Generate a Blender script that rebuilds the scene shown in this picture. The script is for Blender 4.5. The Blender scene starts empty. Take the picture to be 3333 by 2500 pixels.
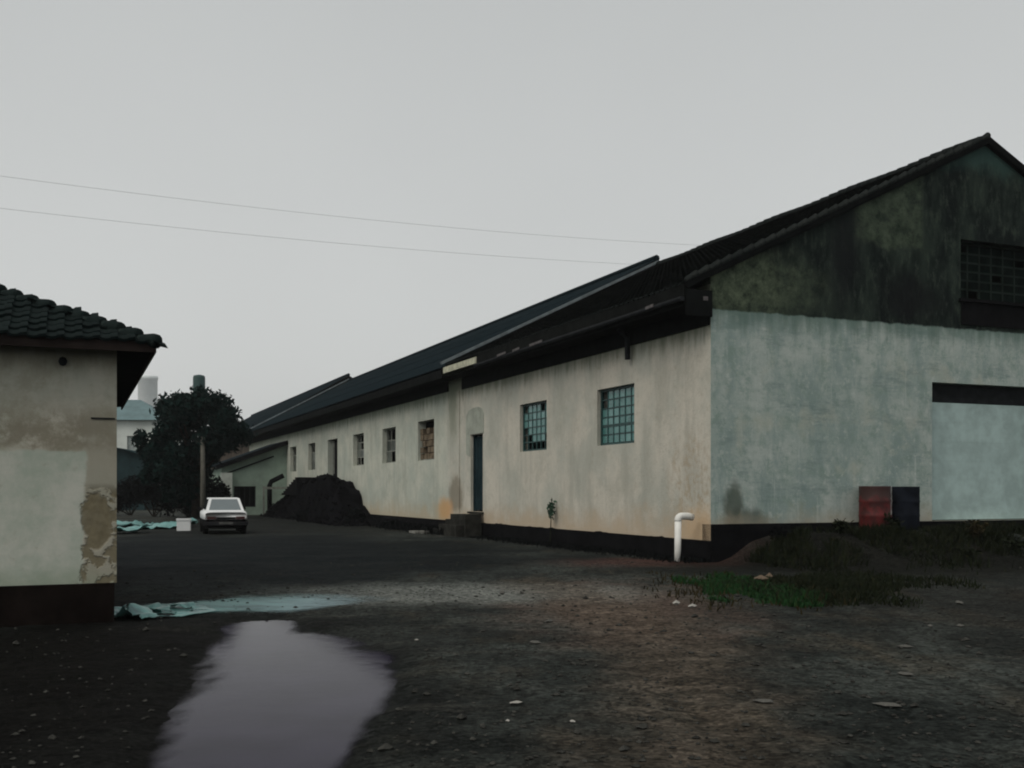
import bpy, math, random
import numpy as np
from mathutils import Vector, Matrix
from mathutils.geometry import tessellate_polygon

random.seed(7)
RNG = np.random.default_rng(7)
R = math.radians
sc = bpy.context.scene
COL = sc.collection

# ------------------------------------------------------------------ camera
EYE = 1.65
cam = bpy.data.cameras.new('camera')
cam.sensor_width = 36.0
cam.sensor_fit = 'HORIZONTAL'
cam.lens = 36.77
cam.shift_y = 0.1042
cam.clip_start = 0.1
cam.clip_end = 8000
camo = bpy.data.objects.new('camera', cam)
camo.location = (0, 0, EYE)
camo.rotation_euler = (R(90), 0, 0)
COL.objects.link(camo)
sc.camera = camo

# ------------------------------------------------------------------ sky, sun, exposure
SUN_EL, SUN_AZ = R(52), R(222)          # compass style: direction the light comes from (0 = +Y, clockwise)
world = bpy.data.worlds.new('World')
sc.world = world
world.use_nodes = True
wn = world.node_tree
wn.nodes.clear()
w_out = wn.nodes.new('ShaderNodeOutputWorld')
w_bg = wn.nodes.new('ShaderNodeBackground')
w_sky = wn.nodes.new('ShaderNodeTexSky')
w_sky.sky_type = 'NISHITA'
w_sky.sun_disc = False
w_sky.sun_elevation = SUN_EL
w_sky.sun_rotation = SUN_AZ
w_sky.dust_density = 6.0
w_mix = wn.nodes.new('ShaderNodeMix')           # cloud cover: a flat grey deck over the blue
w_mix.data_type = 'RGBA'
w_mix.inputs[0].default_value = 0.93
w_tc = wn.nodes.new('ShaderNodeTexCoord')
w_sep = wn.nodes.new('ShaderNodeSeparateXYZ')
w_ramp = wn.nodes.new('ShaderNodeValToRGB')
w_ramp.color_ramp.elements[0].position = 0.0
w_ramp.color_ramp.elements[0].color = (.72, .732, .72, 1)
w_ramp.color_ramp.elements[1].position = 0.6
w_ramp.color_ramp.elements[1].color = (.485, .50, .495, 1)
w_noise = wn.nodes.new('ShaderNodeTexNoise')
w_noise.inputs['Scale'].default_value = 2.2
w_noise.inputs['Detail'].default_value = 3
w_gain = wn.nodes.new('ShaderNodeMix')
w_gain.data_type = 'RGBA'
w_gain.blend_type = 'MULTIPLY'
w_gain.inputs[0].default_value = 1.0
w_nr = wn.nodes.new('ShaderNodeMapRange')
w_nr.inputs[3].default_value = 9.3
w_nr.inputs[4].default_value = 10.7
L = wn.links.new
L(w_tc.outputs['Generated'], w_sep.inputs[0])
L(w_sep.outputs[2], w_ramp.inputs[0])
L(w_tc.outputs['Generated'], w_noise.inputs['Vector'])
L(w_noise.outputs[0], w_nr.inputs[0])
L(w_ramp.outputs[0], w_gain.inputs[6])
L(w_nr.outputs[0], w_gain.inputs[7])
L(w_sky.outputs[0], w_mix.inputs[6])
L(w_gain.outputs[2], w_mix.inputs[7])
L(w_mix.outputs[2], w_bg.inputs[0])
w_bg.inputs[1].default_value = 0.1
L(w_bg.outputs[0], w_out.inputs[0])

sun = bpy.data.lights.new('sun', 'SUN')
sun.energy = 1.5
sun.angle = R(40)
sun.color = (1.0, .95, .87)
suno = bpy.data.objects.new('sun', sun)
COL.objects.link(suno)
sd = Vector((math.sin(SUN_AZ) * math.cos(SUN_EL), math.cos(SUN_AZ) * math.cos(SUN_EL), math.sin(SUN_EL)))
suno.rotation_euler = sd.to_track_quat('Z', 'Y').to_euler()
suno.location = (-20, -20, 40)

sc.view_settings.view_transform = 'Standard'
sc.view_settings.look = 'None'
sc.view_settings.exposure = 0.0
sc.view_settings.gamma = 1.0
sc.view_settings.use_curve_mapping = False
sc.render.engine = 'CYCLES'
sc.cycles.filter_width = 2.0
sc.render.resolution_x = 1024
sc.render.resolution_y = 768

# ------------------------------------------------------------------ material helper
class Mat:
    def __init__(s, name, rough=.85, spec=.25, coord='Object'):
        s.m = bpy.data.materials.new(name)
        s.m.use_nodes = True
        s.t = s.m.node_tree
        s.b = s.t.nodes['Principled BSDF']
        s.b.inputs['Roughness'].default_value = rough
        s.b.inputs['Specular IOR Level'].default_value = spec
        s.tc = s.t.nodes.new('ShaderNodeTexCoord')
        s.co = s.tc.outputs[coord]
        s._sep = None
    def _in(s, sock, v):
        if isinstance(v, bpy.types.NodeSocket):
            s.t.links.new(v, sock)
        elif isinstance(v, (tuple, list)):
            v = tuple(v)
            n = len(sock.default_value)
            sock.default_value = (v + (1,))[:n] if len(v) < n else v[:n]
        else:
            sock.default_value = v
    def xyz(s, i):
        if s._sep is None:
            s._sep = s.t.nodes.new('ShaderNodeSeparateXYZ')
            s.t.links.new(s.co, s._sep.inputs[0])
        return s._sep.outputs[i]
    def noise(s, scale, detail=4, rough=.55, stretch=None, dist=0.0):
        n = s.t.nodes.new('ShaderNodeTexNoise')
        n.inputs['Scale'].default_value = scale
        n.inputs['Detail'].default_value = detail
        n.inputs['Roughness'].default_value = rough
        n.inputs['Distortion'].default_value = dist
        v = s.co
        if stretch:
            mp = s.t.nodes.new('ShaderNodeMapping')
            mp.inputs['Scale'].default_value = stretch
            s.t.links.new(v, mp.inputs[0])
            v = mp.outputs[0]
        s.t.links.new(v, n.inputs['Vector'])
        return n.outputs[0]
    def math(s, op, a, b=0.0, c=None, clamp=False):
        n = s.t.nodes.new('ShaderNodeMath')
        n.operation = op
        n.use_clamp = clamp
        s._in(n.inputs[0], a)
        s._in(n.inputs[1], b)
        if c is not None:
            s._in(n.inputs[2], c)
        return n.outputs[0]
    def step(s, v, lo, hi):                      # smoothstep lo..hi -> 0..1
        n = s.t.nodes.new('ShaderNodeMapRange')
        n.interpolation_type = 'SMOOTHSTEP'
        s._in(n.inputs[0], v)
        if lo < hi:
            n.inputs[1].default_value, n.inputs[2].default_value = lo, hi
        else:
            n.inputs[1].default_value, n.inputs[2].default_value = hi, lo
            n.inputs[3].default_value, n.inputs[4].default_value = 1, 0
        return n.outputs[0]
    def mix(s, f, a, b, mode='MIX'):
        n = s.t.nodes.new('ShaderNodeMix')
        n.data_type = 'RGBA'
        n.blend_type = mode
        s._in(n.inputs[0], f)
        s._in(n.inputs[6], a)
        s._in(n.inputs[7], b)
        return n.outputs[2]
    def blob(s, axes, c, r, jag=.5, nscale=3.0, soft=.35):   # irregular stain centred at c
        d = None
        for ax, ci, ri in zip(axes, c, r):
            q = s.math('MULTIPLY', s.math('SUBTRACT', s.xyz(ax), ci), 1 / ri)
            q = s.math('MULTIPLY', q, q)
            d = q if d is None else s.math('ADD', d, q)
        d = s.math('SQRT', d)
        n = s.math('MULTIPLY', s.math('SUBTRACT', s.noise(nscale, 4, .6), .5), jag * 2)
        return s.step(s.math('ADD', d, n), 1 + soft, 1 - soft)
    def color(s, c):
        s._in(s.b.inputs['Base Color'], c)
        return s
    def bump(s, h, strength=.4, dist=.02):
        n = s.t.nodes.new('ShaderNodeBump')
        n.inputs['Strength'].default_value = strength
        n.inputs['Distance'].default_value = dist
        s.t.links.new(h, n.inputs['Height'])
        s.t.links.new(n.outputs[0], s.b.inputs['Normal'])
        return s
    def rand(s):
        return s.t.nodes.new('ShaderNodeObjectInfo').outputs['Random']

MATS = {}
def simple(name, c, rough=.8, spec=.3, var=.35, scale=3.0, bump=.0, dark=None):
    if name in MATS:
        return MATS[name]
    if max(c) < .05 and rough > .5:
        rough, spec = max(rough, .9), spec * .15
    m = Mat(name, rough, spec)
    d = dark or tuple(x * (1 - var) for x in c)
    l = tuple(min(1, x * (1 + var * .6)) for x in c)
    n = m.noise(scale, 6, .6)
    col = m.mix(m.step(n, .3, .7), d, l)
    col = m.mix(m.math('MULTIPLY', m.rand(), .35), col, d)
    m.color(col)
    if bump:
        m.bump(m.noise(scale * 8, 4, .6), bump, .01)
    MATS[name] = m.m
    return m.m

# ------------------------------------------------------------------ mesh helper
class MB:
    def __init__(s):
        s.v, s.f, s.mi = [], [], []
    def add(s, vs, fs, mi=0):
        o = len(s.v)
        s.v += [tuple(p) for p in vs]
        s.f += [tuple(i + o for i in q) for q in fs]
        s.mi += [mi] * len(fs)
        return s
    def box(s, x0, x1, y0, y1, z0, z1, mi=0):
        vs = [(x, y, z) for z in (z0, z1) for y in (y0, y1) for x in (x0, x1)]
        return s.add(vs, [(0, 2, 3, 1), (4, 5, 7, 6), (0, 1, 5, 4), (2, 6, 7, 3), (0, 4, 6, 2), (1, 3, 7, 5)], mi)
    def bar(s, a, b, w, h, up=(0, 0, 1)):         # box beam from a to b
        a, b = Vector(a), Vector(b)
        d = (b - a).normalized()
        sx = d.cross(Vector(up))
        if sx.length < 1e-4:
            sx = d.cross(Vector((1, 0, 0)))
        sx.normalize()
        sz = sx.cross(d)
        vs = []
        for p in (a, b):
            for i, j in ((-1, -1), (1, -1), (1, 1), (-1, 1)):
                vs.append(p + sx * (i * w / 2) + sz * (j * h / 2))
        return s.add(vs, [(0, 1, 2, 3), (7, 6, 5, 4), (0, 4, 5, 1), (1, 5, 6, 2), (2, 6, 7, 3), (3, 7, 4, 0)])
    def tube(s, pts, rad, n=10, cap=True):
        pts = [Vector(p) for p in pts]
        rads = rad if isinstance(rad, (list, tuple)) else [rad] * len(pts)
        o = len(s.v)
        ref = None
        for i, p in enumerate(pts):
            d = (pts[min(i + 1, len(pts) - 1)] - pts[max(i - 1, 0)]).normalized()
            if ref is None:
                ref = d.cross(Vector((0, 0, 1)))
                if ref.length < 1e-3:
                    ref = Vector((1, 0, 0))
            ref = (ref - d * ref.dot(d)).normalized()
            q = d.cross(ref)
            for k in range(n):
                a = 2 * math.pi * k / n
                s.v.append(tuple(p + (ref * math.cos(a) + q * math.sin(a)) * rads[i]))
        for i in range(len(pts) - 1):
            for k in range(n):
                k2 = (k + 1) % n
                s.f.append((o + i * n + k, o + i * n + k2, o + (i + 1) * n + k2, o + (i + 1) * n + k))
                s.mi.append(0)
        if cap:
            s.f.append(tuple(o + k for k in range(n))[::-1])
            s.f.append(tuple(o + (len(pts) - 1) * n + k for k in range(n)))
            s.mi += [0, 0]
        return s
    def lathe(s, prof, n=24, c=(0, 0, 0)):
        o = len(s.v)
        for r_, z in prof:
            for k in range(n):
                a = 2 * math.pi * k / n
                s.v.append((c[0] + r_ * math.cos(a), c[1] + r_ * math.sin(a), c[2] + z))
        for i in range(len(prof) - 1):
            for k in range(n):
                k2 = (k + 1) % n
                s.f.append((o + i * n + k, o + i * n + k2, o + (i + 1) * n + k2, o + (i + 1) * n + k))
                s.mi.append(0)
        return s
    def slab(s, outer, holes, frame, thick):
        """wall: outer polygon and holes in (a,b); frame(a,b,d) -> point, d = depth into the wall"""
        loops = [outer] + holes
        flat = [p for l in loops for p in l]
        tris = tessellate_polygon([[Vector((p[0], p[1], 0)) for p in l] for l in loops])
        n = len(flat)
        o = len(s.v)
        s.v += [tuple(frame(a, b, 0)) for a, b in flat] + [tuple(frame(a, b, thick)) for a, b in flat]
        nrm = Vector(frame(0, 0, 0)) - Vector(frame(0, 0, 1))
        for t in tris:
            p = [Vector(s.v[o + i]) for i in t]
            if (p[1] - p[0]).cross(p[2] - p[0]).dot(nrm) < 0:
                t = t[::-1]
            s.f.append(tuple(o + i for i in t))
            s.f.append(tuple(o + n + i for i in t[::-1]))
            s.mi += [0, 0]
        k = 0
        for l in loops:
            m = len(l)
            for i in range(m):
                j = (i + 1) % m
                s.f.append((o + k + i, o + k + j, o + n + k + j, o + n + k + i))
                s.mi.append(0)
            k += m
        return s
    def mesh(s, name, mats, smooth=False):
        me = bpy.data.meshes.new(name)
        me.from_pydata(s.v, [], s.f)
        for m in (mats if isinstance(mats, (list, tuple)) else [mats]):
            me.materials.append(m)
        if any(s.mi):
            me.polygons.foreach_set('material_index', s.mi)
        if smooth:
            me.polygons.foreach_set('use_smooth', [True] * len(me.polygons))
        me.update()
        return me
    def build(s, name, mat, parent=None, smooth=False):
        o = bpy.data.objects.new(name, s.mesh(name, mat, smooth))
        COL.objects.link(o)
        if parent is not None:
            o.parent = parent
        return o

def tag(o, label=None, cat=None, group=None, kind=None):
    if label: o['label'] = label
    if cat: o['category'] = cat
    if group: o['group'] = group
    if kind: o['kind'] = kind
    return o
def empty(name, loc, rz=0.0):
    o = bpy.data.objects.new(name, None)
    o.empty_display_size = .3
    o.location = loc
    o.rotation_euler = (0, 0, rz)
    COL.objects.link(o)
    return o
def put(name, me, parent, loc=(0, 0, 0), mat=None):
    o = bpy.data.objects.new(name, me)
    COL.objects.link(o)
    o.parent = parent
    if mat is not None:
        o.matrix_local = mat
    else:
        o.location = loc
    return o
def rect(a0, a1, b0, b1):
    return [(a0, b0), (a1, b0), (a1, b1), (a0, b1)]

# ------------------------------------------------------------------ layout of the yard
ANG = R(22.72)                       # both rows of buildings stand at this angle
UX, UY = math.cos(ANG), math.sin(ANG)
OX, OY = 4.56, 24.0                  # near corner of the warehouse
def yard(s, t):
    """point of the warehouse frame (s along gable, t along the long side) in world x, y"""
    return OX + s * UX - t * UY, OY + s * UY + t * UX

# numpy value noise
_perm = RNG.random((256, 256))
def vnoise(x, y):
    xi, yi = np.floor(x).astype(int), np.floor(y).astype(int)
    fx, fy = x - xi, y - yi
    fx, fy = fx * fx * (3 - 2 * fx), fy * fy * (3 - 2 * fy)
    g = lambda a, b: _perm[a & 255, b & 255]
    return (g(xi, yi) * (1 - fx) + g(xi + 1, yi) * fx) * (1 - fy) + (g(xi, yi + 1) * (1 - fx) + g(xi + 1, yi + 1) * fx) * fy
def fbm(x, y, n=4):
    r, a, t = 0, 1.0, 0
    for i in range(n):
        r = r + a * vnoise(x * 2 ** i + 17.3 * i, y * 2 ** i + 5.1 * i)
        t += a
        a *= .5
    return r / t - .5
def sstep(v, lo, hi):
    q = np.clip((v - lo) / (hi - lo), 0, 1)
    return q * q * (3 - 2 * q)

WATER_Z = -0.030
POOL_NEAR = [(-3.15, 13.0, .55, .8), (-2.6, 11.7, .78, .95), (-2.15, 10.5, 1.05, 1.15), (-1.85, 9.2, .92, 1.15), (-1.78, 8.0, .80, .95),
             (-1.66, 7.0, .66, .9), (-1.60, 6.1, .58, .8), (-1.6, 5.2, .5, .7)]
def pool_field(x, y, blobs):
    acc = np.zeros(np.shape(x))
    for bx, by, rx, ry in blobs:
        acc = acc + np.exp(-1.2 * (((x - bx) / rx) ** 2 + ((y - by) / ry) ** 2))
    return np.sqrt(np.maximum(0, -np.log(np.maximum(acc, 1e-9)) / 1.2 + .25))
def ground_z(x, y):
    x, y = np.asarray(x, float), np.asarray(y, float)
    near = 1 - sstep(np.hypot(x, y), 40, 90)
    z = .030 * (fbm(x * .55, y * .55, 3) + .35) + near * (.020 * fbm(x * 2.7, y * 2.7, 3) + .014 * fbm(x * 9, y * 9, 3))
    rut = 0
    for off in (-.75, .75):
        cx_ = 1.6 + off - .045 * (y - 6) ** 1.0 * 3.2 + .9 * np.sin(y * .13)
        rut = rut + np.exp(-((x - cx_) / .16) ** 2)
        cx_ = 4.6 + off - .10 * (y - 6) + .5 * np.sin(y * .2 + 1)
        rut = rut + .8 * np.exp(-((x - cx_) / .18) ** 2)
    z = z - near * rut * (.018 + .02 * fbm(x * 3, y * .8, 2)) + near * .03 * fbm(x * 1.2, y * 3.4, 3)
    z = np.maximum(z, -.012 - .012 * near * np.minimum(rut, 1))
    # bank of earth along the gable
    dx, dy = x - OX, y - OY
    s = dx * UX + dy * UY
    t = -dx * UY + dy * UX
    d = -t
    bank = .66 * (1 - sstep(d + .5 * fbm(x * .9, y * .9), 1.0, 3.0)) * sstep(s + .5 * fbm(x * 1.3, y * 1.3, 2), .2, 1.8) * (t < .3)
    ledge = (1 - sstep(d, .7, 1.5)) * (t < .3)
    z = z * (1 - .7 * ledge * sstep(s, 2, 3)) + bank * (1 + .25 * fbm(x * 2, y * 2, 3) * (1 - ledge))
    z = z + .10 * fbm(x * 3, y * 3, 3) * sstep(bank, .05, .3) * (1 - ledge)
    # hollows that hold rain water
    jag = .75 * fbm(x * 2.1, y * 1.3, 5) + .35 * fbm(x * 9, y * 6, 3)
    for blobs in (POOL_NEAR,):
        m = 1 - sstep(pool_field(x, y, blobs) + .35 * jag, .70, 1.35)
        z = z * (1 - m) + m * (-.062 + .008 * fbm(x * 3, y * 3, 2))
    return z

# ------------------------------------------------------------------ ground
def axis(lo, hi, step, far, grow=1.16):
    a = list(np.arange(lo, hi + 1e-6, step))
    d, p = step, a[-1]
    while p < far[1]:
        d *= grow; p += d; a.append(p)
    d, p = step, a[0]
    while p > far[0]:
        d *= grow; p -= d; a.insert(0, p)
    return np.array(a)
gx = axis(-8, 13, .06, (-2000, 2000))
gy = axis(4.5, 25, .06, (-2000, 2000))
GX, GY = np.meshgrid(gx, gy)
GZ = ground_z(GX, GY)
nx, ny = len(gx), len(gy)
idx = np.arange(nx * ny).reshape(ny, nx)
quads = np.stack([idx[:-1, :-1], idx[:-1, 1:], idx[1:, 1:], idx[1:, :-1]], -1).reshape(-1, 4)
me = bpy.data.meshes.new('ground')
me.vertices.add(nx * ny)
me.vertices.foreach_set('co', np.stack([GX, GY, GZ], -1).ravel())
me.loops.add(quads.size)
me.loops.foreach_set('vertex_index', quads.ravel())
me.polygons.add(len(quads))
me.polygons.foreach_set('loop_start', np.arange(0, quads.size, 4))
me.polygons.foreach_set('loop_total', np.full(len(quads), 4))
me.polygons.foreach_set('use_smooth', np.ones(len(quads), bool))
me.update()
ground = bpy.data.objects.new('ground', me)
COL.objects.link(ground)
tag(ground, 'dark wet earth and gravel yard between the two buildings', kind='structure')

g = Mat('wet_earth', .9, .03)
base = g.mix(g.step(g.noise(.35, 5, .6, dist=.6), .38, .62), (.015, .018, .017), (.045, .051, .047))
base = g.mix(g.step(g.noise(.9, 5, .6, (1, .45, 1)), .5, .72), base, (.054, .048, .037))
base = g.mix(g.math('MULTIPLY', g.step(g.noise(1.3, 7, .75, (1.8, .35, 1)), .46, .64), .7), base, (.014, .016, .0145))
base = g.mix(g.math('MULTIPLY', g.step(g.noise(1.1, 7, .75, (.5, 1.8, 1)), .54, .68), .6), base, (.085, .083, .072))
base = g.mix(g.math('MULTIPLY', g.blob((0, 1), (1.5, 15.0), (1.4, 3.4), .9, 1.1, .7), .55), base, (.115, .078, .062))
base = g.mix(g.math('MULTIPLY', g.blob((0, 1), (-1.2, 16.8), (2.6, 1.6), .5, .9, .6), .9), base, (.175, .185, .172))
base = g.mix(g.math('MULTIPLY', g.blob((0, 1), (3.2, 24.0), (2.2, 1.4), .6, .9, .6), .6), base, (.080, .032, .026))
tx = g.math('ADD', g.math('MULTIPLY', g.math('SINE', g.math('MULTIPLY', g.math('SUBTRACT', g.xyz(1), 4.0), .22)), 1.1), .55)
tk_ = g.math('ABSOLUTE', g.math('SUBTRACT', g.xyz(0), g.math('ADD', tx, g.math('MULTIPLY', g.math('SUBTRACT', g.noise(.8, 4, .6), .5), 1.6))))
trk = g.math('MULTIPLY', g.step(tk_, 1.15, .25), g.step(g.xyz(1), 21, 17))
base = g.mix(g.math('MULTIPLY', trk, .6), base, g.mix(g.step(g.noise(2.2, 6, .7), .4, .65), (.050, .040, .030), (.125, .100, .078)))
footd = g.blob((0, 1), (-10.5, 52.0), (8.5, 17.0), .35, .2, .5)
base = g.mix(g.math('MULTIPLY', footd, .85), base, (.007, .008, .0075))
darkl = g.blob((0, 1), (-5.4, 8.0), (4.3, 7.0), .5, .7, .6)  # ground colour goes near black at the near left
base = g.mix(g.math('MULTIPLY', darkl, .95), base, (.006, .005, .0045))
wetd = g.blob((0, 1), (-8.0, 27.0), (9.0, 10.5), .45, .35, .5)
base = g.mix(g.math('MULTIPLY', wetd, .92), base, (.006, .0085, .010))
bankd = g.blob((0, 1), (9.2, 22.5), (6.0, 2.8), .45, .5, .5)
base = g.mix(g.math('MULTIPLY', bankd, .92), base, (.007, .007, .006))
rightd = g.blob((0, 1), (9.0, 14.5), (4.6, 4.2), .5, .5, .7)
base = g.mix(g.math('MULTIPLY', rightd, .7), base, (.012, .011, .010))
def cells(scale):
    v = g.t.nodes.new('ShaderNodeTexVoronoi')
    v.inputs['Scale'].default_value = scale
    g.t.links.new(g.co, v.inputs['Vector'])
    sp = g.t.nodes.new('ShaderNodeSeparateColor')
    g.t.links.new(v.outputs['Color'], sp.inputs[0])
    return sp.outputs[0]
grit = g.math('ADD', g.math('MULTIPLY', cells(28), .6), g.math('MULTIPLY', cells(11), .4))
gm = g.t.nodes.new('ShaderNodeMapRange')
gm.inputs[1].default_value, gm.inputs[2].default_value = .15, .9
gm.inputs[3].default_value, gm.inputs[4].default_value = .45, 1.75
g.t.links.new(grit, gm.inputs[0])
base = g.mix(1, base, gm.outputs[0], 'MULTIPLY')
fine = g.noise(22, 5, .7)
base = g.mix(g.math('MULTIPLY', g.step(fine, .35, .75), .75), base, g.mix(1, base, (2.1, 2.05, 1.95), 'MULTIPLY'))
base = g.mix(g.math('MULTIPLY', g.step(g.noise(60, 3, .6), .62, .75), .5), base, (.15, .15, .135))
base = g.mix(g.math('MULTIPLY', g.math('MAXIMUM', wetd, darkl), .55), base, g.mix(1, base, (.28, .34, .36), 'MULTIPLY'))
g.color(base)
g.bump(g.noise(26, 8, .78), 1.0, .05)
g.t.links.new(g.step(g.noise(.5, 4, .6), .3, .7), g.b.inputs['Roughness'])
mr = g.t.nodes.new('ShaderNodeMapRange')
mr.inputs[3].default_value, mr.inputs[4].default_value = .55, .95
g.t.links.new(g.noise(.7, 4, .6), mr.inputs[0])
g.t.links.new(mr.outputs[0], g.b.inputs['Roughness'])
me.materials.append(g.m)

# standing water
wm = Mat('mauve_tinted_water', .07, .5)
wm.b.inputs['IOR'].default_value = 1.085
wm.color(wm.mix(wm.step(wm.noise(1.2, 4), .3, .7), (.012, .009, .020), (.022, .018, .034)))  # mauve glare built as a puddle; the tint sits in its colour
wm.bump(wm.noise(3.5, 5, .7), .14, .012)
def film(name, x0, x1, y0, y1, st, height, cover, mat, label):
    """thin sheet of water or slurry; 'cover' (0..1 per vertex) lets the mud show through at its margin"""
    xs, ys = np.arange(x0, x1, st), np.arange(y0, y1, st)
    X, Y = np.meshgrid(xs, ys)
    Z, Cv = height(X, Y), cover(X, Y)
    n_, m_ = len(xs), len(ys)
    id_ = np.arange(n_ * m_).reshape(m_, n_)
    q = np.stack([id_[:-1, :-1], id_[:-1, 1:], id_[1:, 1:], id_[1:, :-1]], -1).reshape(-1, 4)
    q = q[Cv.ravel()[q].max(1) > .004]
    used, inv = np.unique(q, return_inverse=True)
    co = np.stack([X, Y, Z], -1).reshape(-1, 3)[used]
    m = bpy.data.meshes.new(name)
    m.from_pydata(co.tolist(), [], inv.reshape(-1, 4).tolist())
    at = m.attributes.new('cover', 'FLOAT', 'POINT')
    at.data.foreach_set('value', Cv.ravel()[used].astype(np.float32))
    m.materials.append(mat)
    m.polygons.foreach_set('use_smooth', [True] * len(m.polygons))
    o = bpy.data.objects.new(name, m)
    COL.objects.link(o)
    return tag(o, label, kind='structure')
def thin(m, jag=.5, nscale=6):
    a = m.t.nodes.new('ShaderNodeAttribute')
    a.attribute_name = 'cover'
    v = m.math('ADD', a.outputs['Fac'], m.math('MULTIPLY', m.math('SUBTRACT', m.noise(nscale, 6, .75), .5), jag))
    v = m.math('MULTIPLY', m.step(v, .15, .85), m.step(a.outputs['Fac'], .0, .12))
    m._in(m.b.inputs['Alpha'], v)
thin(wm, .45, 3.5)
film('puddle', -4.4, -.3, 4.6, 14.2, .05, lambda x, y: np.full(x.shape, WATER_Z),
     lambda x, y: .9 * (1 - sstep(pool_field(x, y, POOL_NEAR) + .45 * fbm(x * 1.6, y * 1.0, 4) + .16 * fbm(x * 8, y * 2.5, 3), .62, 1.08)) * (ground_z(x, y) < WATER_Z + .02), wm.m, 'broad puddle built for a patch of mauve grey glare in the foreground')
sl = Mat('teal_slurry_painted_sheen', .5, .2)
c = sl.mix(sl.step(sl.xyz(0), -4.6, -2.2), (.11, .26, .245), (.22, .31, .335))  # bluish white sheen painted in, paler towards the right
c = sl.mix(sl.math('MULTIPLY', sl.step(sl.noise(1.5, 6, .7, (.5, 1.7, 1)), .45, .65), .7), c, (.05, .09, .095))
sl.color(c)
sl.bump(sl.noise(9, 4, .6), .3, .01)
thin(sl, .7, 3.5)
def slurry_cover(x, y):
    a = np.clip((x + 5.5) / 4.6, 0, 1)
    cy = 14.3 + 1.0 * sstep(a, 0, .45) + 1.2 * np.maximum(0, a - .55) * 2
    hw = .75 + .75 * np.sin(np.pi * np.clip(a * 1.15, 0, 1)) - .35 * sstep(a, .5, .9)
    d = np.abs(y - cy) / hw + .5 * fbm(x * 1.1, y * 2.2, 4)
    return .85 * (1 - sstep(d, .25, 1.15)) * (1 - sstep(a, .40, 1.0)) * sstep(a, .0, .06)
film('slurry_streak', -5.6, -.6, 12.6, 18.6, .06, lambda x, y: ground_z(x, y) + .006, slurry_cover, sl.m,
     'long teal streak of wet slurry with a pale sheen painted in, spreading from the left building across the mud')

# ------------------------------------------------------------------ plaster materials
def plaster_side():
    m = Mat('cream_plaster', .92, .12)
    c = m.mix(m.step(m.noise(.55, 5, .6), .35, .65), (.57, .54, .465), (.44, .445, .39))
    c = m.mix(m.math('MULTIPLY', m.step(m.noise(1.0, 5, .65, (1, 1.6, .3)), .46, .68), .45), c, (.31, .31, .265))
    c = m.mix(m.math('MULTIPLY', m.step(m.noise(2.4, 6, .7), .56, .74), .6), c, (.34, .315, .25))
    c = m.mix(m.math('MULTIPLY', m.step(m.noise(1.3, 4, .6), .55, .7), .5), c, (.57, .54, .46))
    c = m.mix(m.math('MULTIPLY', m.step(m.noise(.8, 7, .75), .48, .64), .45), c, (.36, .355, .30))
    c = m.mix(m.math('MULTIPLY', m.step(m.noise(7, 7, .82), .50, .66), .45), c, (.35, .325, .265))
    # rising damp, earth coloured splashes
    zz = m.math('ADD', m.xyz(2), m.math('MULTIPLY', m.noise(1.1, 5, .65), -1.7))
    c = m.mix(m.math('MULTIPLY', m.step(zz, .5, -.35), .75), c, (.47, .37, .26))
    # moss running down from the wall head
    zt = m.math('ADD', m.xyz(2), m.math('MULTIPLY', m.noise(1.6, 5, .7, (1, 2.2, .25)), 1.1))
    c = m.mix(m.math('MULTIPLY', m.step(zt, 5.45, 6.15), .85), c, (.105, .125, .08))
    # flaked corner, damp patches
    fl = m.math('MULTIPLY', m.blob((1, 2), (.8, 1.7), (.95, 1.25), .5, 1.5), m.step(m.noise(3.6, 7, .8), .44, .62))
    c = m.mix(m.math('MULTIPLY', fl, .6), c, (.36, .285, .19))
    c = m.mix(m.math('MULTIPLY', m.blob((1, 2), (17.3, 1.5), (.75, .7), .5, 2), .75), c, (.20, .175, .13))
    c = m.mix(m.math('MULTIPLY', m.blob((1, 2), (18.6, .92), (.95, .42), .5, 1.6, .5), .85), c, (.58, .33, .15))
    c = m.mix(m.math('MULTIPLY', m.blob((1, 2), (.5, .75), (.8, .45), .7, 2, .7), .75), c, (.58, .42, .26))
    c = m.mix(m.math('MULTIPLY', m.blob((1, 2), (17.6, 5.0), (.6, 1.2), .8, 1.6, .7), .7), c, (.17, .19, .14))
    c = m.mix(m.math('MULTIPLY', m.step(m.xyz(1), 17.5, 19.0), .55), c, m.mix(1, c, (.86, .98, .98), 'MULTIPLY'))
    m.color(c)
    m.bump(m.noise(14, 6, .7), .5, .02)
    return m.m
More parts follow.
